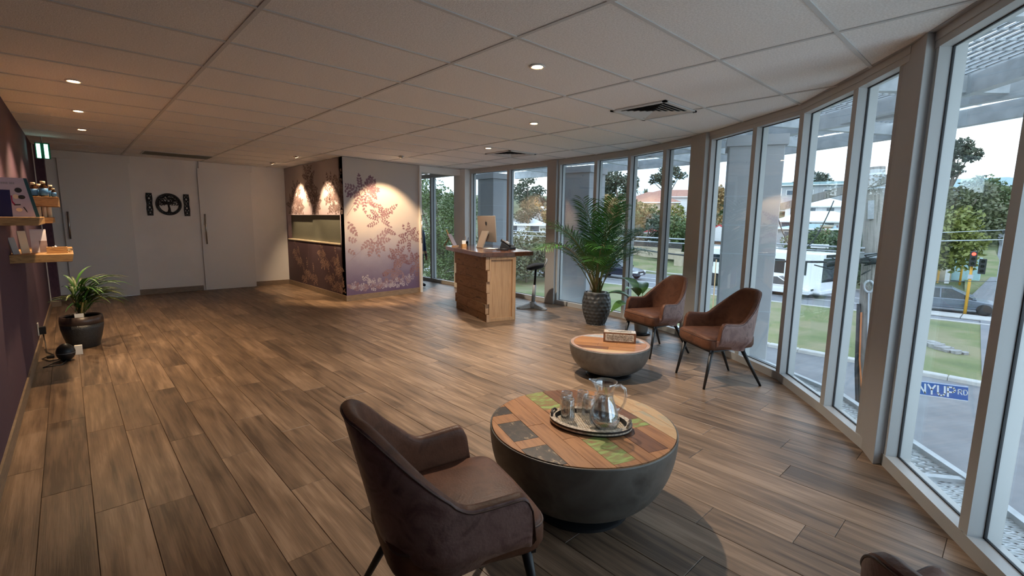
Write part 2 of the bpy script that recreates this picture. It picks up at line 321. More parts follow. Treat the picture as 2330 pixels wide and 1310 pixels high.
for i in range(-3, 34):
    xc = -.02+PW*i+PW/2; off = [0, .41, .82, .2, .63, 1.02][(i*5) % 6]+.06*math.sin(i*7.3)
    j = -3
    while -1.8+off+j*PL < BACK:
        y0 = -1.8+off+j*PL; yc = y0+PL/2; j += 1
        rect = [(xc-PW/2+.001, y0+.001), (xc+PW/2-.001, y0+.001), (xc+PW/2-.001, y0+PL-.001), (xc-PW/2+.001, y0+PL-.001)]
        if all(inblock(*p) for p in rect): continue
        pol = clip(rect, ROOM)
        if len(pol) < 3: continue
        ar = abs(sum(pol[a][0]*pol[(a+1) % len(pol)][1]-pol[(a+1) % len(pol)][0]*pol[a][1] for a in range(len(pol))))/2
        d = Vector((xc, yc, -EYE)); vis = d.dot(fw) > .2 and abs(d.dot(r2))/d.dot(fw) < 1.35
        if ar > PW*PL*.985:
            if plank0 is None: plank0 = plank_mb.build('plank', m_floor, floor); o = plank0
            else: o = plank0.copy(); C.objects.link(o)
            o.location = (xc, yc, U(-.0006, .0006))
            if rnd() < .5: o.rotation_euler = (0, 0, PI)
        elif vis and ar > .03:
            o = MB().prism([(x-xc, y-yc) for x, y in pol], -.006, 0, c=.0015).build('plank', m_floor, floor); o.location = (xc, yc, 0)
        else: small.prism(pol, -.006, -.0003)
if small.v:
    o = small.build('plank_offcuts', m_floor, floor); o['kind'] = 'stuff'
# ceiling: tiles in a T-bar grid
ceiling = group_empty('ceiling')
MB().prism(ROOM, CZ+.03, CZ+.14).build('ceiling_slab', m_white, ceiling)
GX, GY, TX, TY = .819, 2.804, 1.2, .657
t0 = None
VENTS = [(1, -1+3-2)]
for i in range(-3, 6):
    for j in range(-8, 14):
        x0 = GX+i*TX; y0 = GY+j*TY
        rect = [(x0+.011, y0+.011), (x0+TX-.011, y0+.011), (x0+TX-.011, y0+TY-.011), (x0+.011, y0+TY-.011)]
        pol = clip(rect, ROOM)
        if len(pol) < 3: continue
        xc, yc = x0+TX/2, y0+TY/2
        full = len(pol) == 4 and all(abs(a[0]-b[0])+abs(a[1]-b[1]) < 1e-6 for a, b in zip(sorted(pol), sorted(rect)))
        if full:
            if t0 is None: t0 = MB().prism([(x-xc, y-yc) for x, y in rect], 0, .012).build('ceiling_tile', m_tile, ceiling); o = t0
            else: o = t0.copy(); C.objects.link(o)
        else: o = MB().prism([(x-xc, y-yc) for x, y in pol], 0, .016).build('ceiling_tile', m_tile, ceiling)
        o.location = (xc, yc, CZ+.0062)
for i in range(-2, 6):
    x = GX+i*TX; p = clip([(x-.012, -3), (x+.012, -3), (x+.012, 12), (x-.012, 12)], ROOM)
    if len(p) > 2: MB().prism(p, CZ, CZ+.006).build('grid_bar', m_tbar, ceiling)
for j in range(-8, 14):
    y = GY+j*TY; p = clip([(-2, y-.012), (8, y-.012), (8, y+.012), (-2, y+.012)], ROOM)
    if len(p) > 2: MB().prism(p, CZ+.0005, CZ+.006).build('grid_bar', m_tbar, ceiling)
# left wall, purple
yl = 10.5
struct(MB().prism([(lwx(-1.6)-.15, -1.6), (lwx(-1.6), -1.6), (lwx(yl), yl), (lwx(yl)-.15, yl)], 0, CZ+.14).build('wall_left', m_purple))
struct(MB().prism([(lwx(yl)-.15, yl+.012), (-.17, yl+.012), (-.17, BACK), (lwx(yl)-.15, BACK)], 0, CZ+.14).build('wall_left_nib', m_purple))
struct(MB().box((lwx(yl)-.002, yl-.03, 0), (lwx(yl)+.012, yl+.012, CZ)).build('trim_1', m_white))
struct(MB().prism([(lwx(-1.6), -1.6), (lwx(-1.6)+.013, -1.6), (lwx(yl)+.013, yl-.03), (lwx(yl), yl-.03)], 0, .10).build('baseboard_left', m_skirt))
struct(MB().box((lwx(yl)+.012, yl, 0), (-.165, yl+.012, .10)).build('baseboard_left_nib', m_skirt))
# back wall
struct(MB().box((-.7, BACK, 0), (3.7, BACK+.15, CZ+.14)).build('wall_back', m_white))
struct(MB().box((-.17, BACK-.013, 0), (.0, BACK, .10)).build('baseboard_back', m_skirt))
struct(MB().box((.885, BACK-.013, 0), (1.92, BACK, .10)).build('baseboard_back_mid', m_skirt))
struct(MB().box((2.86, BACK-.013, 0), (3.57, BACK, .10)).build('baseboard_back_right', m_skirt))
struct(MB().box((-.10, BACK-.055, 2.40), (.93, BACK, CZ)).build('trim_2', m_door))
struct(MB().box((1.98, BACK-.055, 2.40), (2.92, BACK, CZ)).build('trim_3', m_door))
def sliding(name, x0, x1, hx, z0=.93, z1=1.52):
    d = group_empty(name)
    MB().box((x0, BACK-.045, .008), (x1, BACK-.004, 2.40)).build('door_leaf', m_door, d, bevel=.003)
    h = MB(); y = BACK-.085
    h.tube([(hx, y, z0), (hx, y, z1)], .014, 10)
    for z in (z0+.12, z1-.12): h.tube([(hx, y, z), (hx, BACK-.045, z)], .008, 8)
    o = h.build('door_handle', m_steel, d, smooth=True); o['label'] = 'long brushed steel pull handle'
sliding('door_1', -.03, .90, .035, 1.06, 1.52)
sliding('door_2', 1.95, 2.88, 2.02)
# unseen rear wall, added behind the camera to keep sky light out
struct(MB().box((-.7, -1.15, 0), (1.25, -1.0, CZ+.14)).build('wall_rear_added', m_white))
# ------------------------------------------------------------------ mural block
mA = Vector((3.57, 8.15, 0)); mB = Vector((5.19, 8.30, 0))
def mural_mat(name, stops, axis='Z'):
    m = bpy.data.materials.new(name); m.use_nodes = True; nt = m.node_tree; N = nt.nodes; L = nt.links; b = N['Principled BSDF']; b.inputs['Roughness'].default_value = .75
    tc = N.new('ShaderNodeTexCoord'); sp = N.new('ShaderNodeSeparateXYZ'); L.new(tc.outputs['Object'], sp.inputs[0])
    n = N.new('ShaderNodeTexNoise'); n.inputs['Scale'].default_value = 2.2; n.inputs['Detail'].default_value = 8; L.new(tc.outputs['Object'], n.inputs[0])
    n2 = N.new('ShaderNodeTexNoise'); n2.inputs['Scale'].default_value = 70; n2.inputs['Detail'].default_value = 2; L.new(tc.outputs['Object'], n2.inputs[0])
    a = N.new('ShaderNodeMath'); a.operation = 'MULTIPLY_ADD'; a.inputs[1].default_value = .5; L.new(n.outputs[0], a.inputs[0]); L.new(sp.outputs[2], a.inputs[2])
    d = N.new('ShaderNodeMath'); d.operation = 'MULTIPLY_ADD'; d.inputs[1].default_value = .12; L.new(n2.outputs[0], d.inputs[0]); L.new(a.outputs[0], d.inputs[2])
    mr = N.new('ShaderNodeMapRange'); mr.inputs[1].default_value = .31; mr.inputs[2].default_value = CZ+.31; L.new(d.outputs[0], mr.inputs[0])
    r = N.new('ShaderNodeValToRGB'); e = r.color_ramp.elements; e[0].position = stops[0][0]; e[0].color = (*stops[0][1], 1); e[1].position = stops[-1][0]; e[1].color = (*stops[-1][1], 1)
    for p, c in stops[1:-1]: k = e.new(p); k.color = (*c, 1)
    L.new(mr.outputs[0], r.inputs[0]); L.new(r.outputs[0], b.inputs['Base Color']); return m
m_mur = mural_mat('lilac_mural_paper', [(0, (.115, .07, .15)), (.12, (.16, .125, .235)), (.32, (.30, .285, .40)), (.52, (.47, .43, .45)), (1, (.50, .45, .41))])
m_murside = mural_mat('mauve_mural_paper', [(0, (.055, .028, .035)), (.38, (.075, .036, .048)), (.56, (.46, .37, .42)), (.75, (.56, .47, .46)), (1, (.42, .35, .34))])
m_plum = mk('plum_leaf_print', (.17, .085, .125), (.27, .17, .20), scale=9, rough=.75, rnd_off=False)
m_mauve = mk('mauve_leaf_print', (.30, .22, .27), (.24, .15, .19), scale=9, rough=.75, rnd_off=False)
m_beige = mk('beige_leaf_print', (.33, .20, .15), (.16, .09, .075), scale=8, rough=.75, rnd_off=False)
m_lace = mk('pale_lilac_print', (.45, .42, .50), (.27, .22, .34), scale=14, rough=.75, rnd_off=False)
m_darkp = mk('brown_plant_print', (.13, .085, .085), (.25, .17, .16), scale=9, rough=.75, rnd_off=False)
wall_m = group_empty('wall_mural')
e1 = (mB-mA).normalized(); n1 = Vector((e1.y, -e1.x, 0))
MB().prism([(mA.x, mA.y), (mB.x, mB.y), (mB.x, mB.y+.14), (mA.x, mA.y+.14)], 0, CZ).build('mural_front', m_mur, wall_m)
sm = MB()
sm.box((3.57, 8.30, 1.53), (3.72, BACK, CZ)); sm.box((3.57, 8.30, 0), (3.72, BACK, 1.0)); sm.prism([(3.57, 8.1505), (3.72, 8.166), (3.72, 8.32), (3.57, 8.32)], 0, CZ); sm.box((3.57, 11.06, 1.0), (3.72, BACK, 1.53))
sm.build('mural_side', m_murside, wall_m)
MB().box((3.62, 8.32, 1.0), (3.64, 9.75, 1.53)).build('screen_panel', m_olive, wall_m)
MB().box((3.645, 9.74, 1.0), (3.665, 11.06, 1.53)).build('screen_panel', m_olive, wall_m)
MB().box((3.555, 8.32, 1.0), (3.645, 11.06, 1.022)).build('counter_ledge', m_sillcream, wall_m)
o = MB().prism([(mA.x-.012, mA.y-.012), (mB.x, mB.y-.013), (mB.x, mB.y), (mA.x, mA.y), ], 0, .10); o.prism([(3.558, 8.138), (3.57, 8.138), (3.57, BACK), (3.558, BACK)], 0, .10); struct(o.build('baseboard_mural', m_skirt))
def leaf(mb, p, ang, ln, wd):
    pts = [(0, 0), (.25, .42), (.6, .5), (.88, .25), (1, 0), (.88, -.25), (.6, -.5), (.25, -.42)]
    ca, sa = math.cos(ang), math.sin(ang)
    mb.append([(p[0]+(x*ln)*ca-(y*wd)*sa, p[1]+(x*ln)*sa+(y*wd)*ca) for x, y in pts])
def frond2d(lst, p, ang, ln, n, ll, curl=0.):
    x, y = p; a = ang; st = ln/n
    for i in range(n):
        x += math.cos(a)*st; y += math.sin(a)*st; a += curl/n
        s = ll*(.6+.5*math.sin(PI*(i+.7)/n))
        for sg in (-1, 1):
            if rnd() < .93: leaf(lst, (x, y), a+sg*U(.75, 1.05), s*U(.8, 1.1), s*U(.48, .62))
    leaf(lst, (x, y), a, ll*.9, ll*.45)
    return x, y
def stem2d(lst, a, b, wd=.006):
    dx, dy = b[0]-a[0], b[1]-a[1]; l = math.hypot(dx, dy); nx, ny = -dy/l*wd/2, dx/l*wd/2
    lst.append([(a[0]+nx, a[1]+ny), (a[0]-nx, a[1]-ny), (b[0]-nx, b[1]-ny), (b[0]+nx, b[1]+ny)])
def put2d(name, lst, mt, fn, umin, umax):
    mb = MB()
    for k, pol in enumerate(lst):
        if min(p[0] for p in pol) < umin or max(p[0] for p in pol) > umax or min(p[1] for p in pol) < .11 or max(p[1] for p in pol) > CZ-.01: continue
        mb.add([fn(x, y, .0012+.00003*(k % 40)) for x, y in pol], [tuple(range(len(pol)))])
    o = mb.build(name, mt, wall_m); return o
WM = (mB-mA).length
ff = lambda u, z, d: mA + e1*u + n1*d + Vector((0, 0, z))
fs = lambda u, z, d: Vector((3.57-d, 8.15+u, z))
pl, mv, la = [], [], []
def cluster(lst, u, z, angs, ln=.30, n=6, ll=.072):
    for a in angs: frond2d(lst, (u, z), math.radians(a), ln*U(.85, 1.15), n, ll, U(-.5, .5))
stem2d(pl, (.05, 1.52), (.40, 1.98)); cluster(pl, .36, 1.93, [20, 65, 105, 150, 195, -35, -75, 240]); cluster(pl, .48, 2.0, [5, 40, 80, -30], .2, 5)
stem2d(pl, (.50, 1.82), (.76, 1.42)); frond2d(pl, (.42, 1.80), -.35, .36, 8, .06)
cluster(pl, .72, 1.46, [50, 85, 20, 130, 170, -20, 215], .26, 6, .055); frond2d(pl, (.74, 1.5), .6, .40, 8, .06); frond2d(pl, (.78, 1.3), -.4, .26, 6, .06)
stem2d(mv, (.05, .70), (.62, 1.13), .005); cluster(mv, .60, 1.10, [-10, -45, -80, -115, 200, 20], .27, 5, .075)
frond2d(pl, (.02, 1.45), -.9, .3, 5, .08); frond2d(pl, (.0, 2.0), -.6, .16, 3, .07); frond2d(mv, (.02, 1.12), -.2, .16, 3, .07); frond2d(mv, (.02, .95), -.6, .16, 3, .06)
stem2d(pl, (1.28, .55), (1.40, 1.1), .005); cluster(pl, 1.38, 1.12, [60, 95, 125, 20, -10, 165, 205, -100], .22, 5, .06)
cluster(pl, 1.10, .74, [100, 60, 140, 10, -30, -80, 180, -120], .2, 5, .06); cluster(mv, 1.0, .5, [-20, -60, -110, 30, 190], .2, 5, .055)
cluster(pl, 1.46, .60, [70, 110, 30, -60, -100, 160, -30], .22, 5, .06); frond2d(pl, (.70, .42), .1, .14, 3, .06); frond2d(pl, (.95, .36), 1.3, .14, 3, .06)
stem2d(mv, (1.0, .14), (1.12, .6), .005); stem2d(mv, (1.35, .4), (1.0, .25), .005)
for i in range(26): cluster(la if i % 3 else mv, .12+i*.052, U(.14, .26 if i % 5 else .34), [U(0, 180), U(0, 180), U(30, 150)], .11, 3, .045)
put2d('printed_leaves', pl, m_plum, ff, .004, WM-.004); put2d('printed_pale_leaves', mv, m_mauve, ff, .004, WM-.004); put2d('printed_lace_flowers', la, m_lace, ff, .004, WM-.004)
up_, lo_ = [], []
for u, z, L_ in ((1.6, 2.22, .3), (1.5, 2.02, .28), (.55, 1.95, .3), (.5, 1.75, .26), (.16, 1.98, .28), (.15, 1.76, .24), (2.3, 1.95, .26), (2.35, 1.75, .3), (2.6, 1.7, .28), (1.25, 1.75, .22), (2.15, 1.68, .2)):
    cluster(up_, u, z, [60, 100, 130, 20, -40, -80, -120, 170, 215], L_, 6, .066)
lo_s = [((2.45, .95), (1.9, .12)), ((1.1, .98), (.55, .2)), ((1.0, .8), (.3, .4)), ((.45, .6), (.2, .13)), ((1.75, .98), (1.8, .5)), ((.8, 1.0), (.7, .5))]
for a, b in lo_s: stem2d(lo_, a, b, .008)
for u, z in ((2.5, .82), (2.3, .66), (1.1, .86), (.95, .7), (.42, .78), (.3, .62), (1.85, .42), (1.5, .36), (.75, .42), (.3, .33), (.5, .25), (2.05, .3), (.12, .22)):
    cluster(lo_, u, z, [-60, -90, -120, -30, -150, 80], .2, 5, .05)
up_ = [p for p in up_ if min(q[1] for q in p) > 1.535]; lo_ = [p for p in lo_ if max(q[1] for q in p) < .995]
put2d('printed_plants', up_, m_darkp, fs, .005, 2.99); put2d('printed_dry_flowers', lo_, m_beige, fs, .005, 2.99)
# opening beside the mural: header, jamb, pillar, sliding leaf edge
struct(MB().box((5.19, 8.27, 2.40), (6.33, 8.42, CZ)).build('trim_4', m_white))
struct(MB().box((6.185, 8.11, 0), (6.34, 8.5, CZ)).build('wall_right_pillar', m_white))
d = group_empty('door_3')
MB().prism([(5.175, 8.255), (5.225, 8.258), (5.225, 8.44), (5.175, 8.44)], .004, 2.40).build('door_leaf', m_door, d)
h = MB(); h.tube([(5.19, 8.21, 1.0), (5.19, 8.21, 1.56)], .012, 10)
for z in (1.1, 1.46): h.tube([(5.19, 8.21, z), (5.19, 8.26, z)], .007, 8)
h.build('door_handle', m_steel, d, smooth=True)
struct(MB().box((3.72, BACK, 0), (6.6, BACK+.15, CZ+.14)).build('wall_far', mk('orange_lit_plaster', (.55, .36, .24), rough=.7)))  # the orange light on this wall is put into its plaster colour
# ------------------------------------------------------------------ window wall
wn = 0
def window(P, Q, jl=.032, jr=.032):
    global wn; wn += 1
    P = Vector((*P, 0)); Q = Vector((*Q, 0)); t = (Q-P).normalized(); n = Vector((-t.y, t.x, 0)); L_ = (Q-P).length
    g = group_empty('window_%d' % wn); g.location = P; g.rotation_euler = (0, 0, math.atan2(t.y, t.x))
    # local x along the wall, local y = outward
    bx = lambda a, b: MB().box(a, b)
    MB().box((-.005, -.004, 0), (L_+.005, .062, .075)).box((-.005, .062, 0), (L_+.005, .13, .06)).build('sill', m_frame, g)
    MB().box((-.005, -.004, CZ-.085), (L_+.005, .062, CZ)).box((-.005, .062, CZ-.075), (L_+.005, .13, CZ)).build('head', m_frame, g)
    MB().box((-.005, -.010, CZ-.045), (L_+.005, -.004, CZ)).build('head_trim', m_frame, g)
    for a, b in ((-.002, jl), (L_-jr, L_+.002)):
        MB().box((a, 0, .06), (b, .13, CZ-.07)).build('jamb', m_frame, g)
    k = MB(); s = .006; x0, x1, z0, z1 = jl, L_-jr, .075, CZ-.085
    for (a, b) in (((x0, z0), (x0+s, z1)), ((x1-s, z0), (x1, z1)), ((x0, z0), (x1, z0+s)), ((x0, z1-s), (x1, z1))): k.box((a[0], .060, a[1]), (b[0], .072, b[1]))
    k.build('gasket', m_gasket, g)
    MB().box((x0, .063, .06), (x1, .069, CZ-.075)).build('pane', m_pane, g)
    return g
pairs = [((6.33, BACK), (6.33, 9.63)), (WIN[0], WIN[1]), (WIN[2], WIN[3]), (WIN[3], WIN[4]), (WIN[5], WIN[6]), (WIN[6], WIN[7]), (WIN[7], WIN[8]), (WIN[8], WIN[9]), (WIN[10], WIN[11]), (WIN[11], WIN[12]), (WIN[12], WIN[13]), (WIN[13], WIN[14]), (WIN[15], WIN[16]), (WIN[16], WIN[17]), (WIN[17], WIN[18])]
for a, b in pairs: window(a, b)
def column(name, P, Q, proj=.10, back=.14):
    P = Vector((*P, 0)); Q = Vector((*Q, 0)); t = (Q-P).normalized(); n = Vector((-t.y, t.x, 0))
    c = [P-n*proj, Q-n*proj, Q+n*back, P+n*back]
    struct(MB().prism([(p.x, p.y) for p in c], 0, CZ).build(name, m_col, bevel=.004))
column('trim_5', WIN[4], WIN[5], .06); column('trim_6', WIN[9], WIN[10], .06); struct(MB().prism([(3.812, .617), (3.553, .487), (3.602, .444), (3.71, .38), (3.90, .55), (3.835, .640)][::-1], 0, CZ).build('trim_7', m_col, bevel=.004))
# ------------------------------------------------------------------ ceiling fittings
def downlight(x, y, energy, label, aim=None, size=1.0, gimbal=False, blend=.6, col=(1, .86, .70)):
    t = thing('ceiling_downlight', label, 'light', (x, y, CZ), 0, 'recessed ceiling downlights')
    MB().lathe([(.036, .02), (.036, -.002), (.052, -.006), (.055, 0)], 24).build('trim_ring', m_white if not gimbal else m_steel, t, smooth=True)
    if gimbal:
        d = Vector(aim).normalized(); q = Vector((0, 0, -1)).rotation_difference(d).to_matrix().to_4x4()
        MB().lathe([(.034, .02), (.034, -.016), (.028, -.02)], 20, M=q).build('lamp_body', m_steel, t, smooth=True)
        o = MB().lathe([(0.0001, -.0205), (.027, -.0205)], 20, M=q).build('lens', m_lamp, t)
    else:
        MB().lathe([(.0001, -.0008), (.036, -.0008)], 24).build('lens', m_lamp, t)
    l = bpy.data.lights.new('lamp', 'SPOT'); l.energy = energy; l.color = col; l.spot_size = math.radians(108*size); l.spot_blend = blend; l.shadow_soft_size = .03
    lo = bpy.data.objects.new('lamp', l); C.objects.link(lo); lo.parent = t; lo.location = (0, 0, -.03)
    if aim: lo.rotation_euler = Vector((0, 0, -1)).rotation_difference(Vector(aim).normalized()).to_euler(); lo.location = Vector(aim).normalized()*.035
    return t
EN = 95
downlight(2.476, 2.424, EN, 'round downlight nearest the camera in the middle of the ceiling')
downlight(3.837, 3.791, EN, 'round downlight in front of the large square ceiling vent')
downlight(4.653, 5.535, EN, 'round downlight beside the small far ceiling vent above the desk')
downlight(.14, 5.32, EN*.75, 'nearest of the three downlights along the purple wall', aim=(-.12, 0, -1), size=.97, col=(1, .72, .44))
downlight(.19, 6.784, EN*.6, 'middle one of the three downlights along the purple wall', aim=(-.12, 0, -1), size=.97, col=(1, .72, .44))
downlight(.244, 8.2, EN*.45, 'furthest of the three downlights along the purple wall', aim=(-.12, 0, -1), size=.97, col=(1, .72, .44))
downlight(4.25, 7.35, 115, 'swivel spotlight washing the front of the leaf mural', aim=(.1, .55, -1), gimbal=True, size=.73, blend=.45, col=(1, .69, .38))
downlight(3.02, 8.75, 85, 'swivel spotlight washing the servery side nearest the mural corner', aim=(.42, .05, -1), gimbal=True, size=.64, blend=.55, col=(1, .72, .44))
downlight(3.06, 10.2, 85, 'swivel spotlight washing the servery side deep in the corner', aim=(.42, .0, -1), gimbal=True, size=.64, blend=.55, col=(1, .72, .44))
def vent(x, y, s, label, rz=0):
    t = thing('ceiling_vent', label, 'vent', (x, y, CZ), rz, 'square ceiling air diffusers')
    MB().box((-s+.002, -s+.002, .006), (s-.002, s-.002, .012)).build('backing', m_ventdark, t)
    f = MB()
    for a, b in (((-s, -s), (s, -s+.035)), ((-s, s-.035), (s, s)), ((-s, -s), (-s+.035, s)), ((s-.035, -s), (s, s))): f.box((*a, -.008), (*b, .004))
    f.build('frame', m_tbar, t)
    n = 6; st = (s-.035)/n
    for k in range(n):
        b = MB()
        r0 = s-.035-k*st
        for q in range(4):
            R = Matrix.Rotation(q*PI/2, 4, 'Z'); r1 = r0-st*.62
            b.add([R @ Vector(v) for v in ((-r0, -r0, -.004), (r0, -r0, -.004), (r1, -r1, .004), (-r1, -r1, .004))], [(0, 1, 2, 3)])
            b.add([R @ Vector(v) for v in ((-r0, -r0, -.001), (r0, -r0, -.001), (r1, -r1, .007), (-r1, -r1, .007))], [(3, 2, 1, 0)])
        b.build('blade', m_tbar, t)
vent(4.2, 2.55, .29, 'large square ceiling diffuser with angled blades near the window wall')
vent(5.30, 5.75, .29, 'smaller looking ceiling diffuser beyond, near the desk')
t = thing('slot_vent', 'long grey slotted air grille in the ceiling by the white doors', 'vent', (1.53, 10.25, CZ))
MB().box((-.5, -.27, -.004), (.5, .27, .004)).build('frame', m_tbar, t)
for k in range(12): MB().box((-.48, -.25+k*.042, -.008), (.48, -.228+k*.042, -.003)).build('blade', m_olive, t)
# exit sign
t = thing('exit_sign', 'lit white and green exit sign hanging by the purple wall', 'sign', (-.20, 9.4, 2.335))
MB().box((-.025, -.02, -.10), (.125, .02, .11)).build('housing', m_exitgreen, t)
for k in (-1, 1): MB().prism([(-.012 if k < 0 else .065, -.024), (.028 if k < 0 else .105, -.024), (.028 if k < 0 else .105, -.020), (-.012 if k < 0 else .065, -.020)], -.095, .095).build('lit_face', m_exit, t)
MB().tube([(.05, 0, .11), (.05, 0, .191)], .008, 8).build('hanger', m_steel, t)
# wall emblem
t = thing('tree_emblem', 'dark metal tree of life roundel on the white wall between doors', 'wall art', (1.459, BACK-.012, 1.69))
ring = MB(); R0 = .19
def tor(mb, R, r, n=48, zc=0):
    mb.tube([(R*math.cos(2*PI*i/n), 0, R*math.sin(2*PI*i/n)+zc) for i in range(n+1)], r, 6, cap=False)
tor(ring, R0, .016); tor(ring, R0-.03, .008)
for i in range(40):
    a = 2*PI*i/40; ring.tube([(R0*math.cos(a), 0, R0*math.sin(a)), ((R0-.035)*math.cos(a+.12), 0, (R0-.035)*math.sin(a+.12))], .006, 5)
ring.build('ring', m_fern, t)
tr = MB(); tr.tube([(0, 0, -.15), (.006, 0, -.08), (-.004, 0, -.02), (0, 0, .05)], [.030, .018, .016, .014], 8)
for s in (-1, 1):
    tr.tube([(0, 0, -.14), (s*.05, 0, -.155), (s*.10, 0, -.14)], [.016, .012, .006], 6)
    for a, l in ((.3, .13), (.75, .14), (1.15, .15)): tr.tube([(0, 0, -.01), (s*.05*math.cos(a), 0, .0+.05*math.sin(a)), (s*l*math.cos(a), 0, l*math.sin(a)*.9)], [.012, .009, .005], 6)
tr.build('trunk_and_branches', m_fern, t)
lf = MB()
for i in range(150):
    a = U(-.15, PI+.15); rr = R0*.92*math.sqrt(rnd()); x, z = rr*math.cos(a), rr*math.sin(a)-.005
    if abs(x) < .03 and z < .03: continue
    b = U(0, PI); c, s_ = math.cos(b), math.sin(b); l = .022
    lf.add([(x-c*l, -.004, z-s_*l), (x-s_*l*.4, -.010, z+c*l*.4), (x+c*l, -.004, z+s_*l), (x+s_*l*.4, -.010, z-c*l*.4)], [(0, 1, 2, 3)])
lf.build('leaves', m_fern, t)
for nm, x, lab in (('carved_panel', 1.165, 'narrow dark carved strip left of the tree roundel'), ('carved_panel', 1.742, 'narrow dark carved strip right of the tree roundel')):
    t = thing(nm, lab, 'wall art', (x, BACK-.012, 1.69), 0, 'dark carved strips beside the roundel'); b = MB(); hh = .195
    for s in (-1, 1): b.tube([(s*.036, 0, -hh), (s*.042, 0, -hh/2), (s*.034, 0, 0), (s*.042, 0, hh/2), (s*.036, 0, hh)], .010, 6)
    for s in (-1, 1): b.box((-.045, -.01, s*hh-.02), (.045, .008, s*hh+.005))
    b.build('strip_frame', m_fern, t)
    v = MB()
    for s in (-1, 1): v.tube([(s*.026*math.sin(k*.9), -.002, -hh+2*hh*k/16) for k in range(17)], .010, 6)
    for k in range(7): v.tube([(-.03, 0, -hh+.04+k*.055), (.03, 0, -hh+.055+k*.055)], .009, 5)
    v.build('vine', m_fern, t)
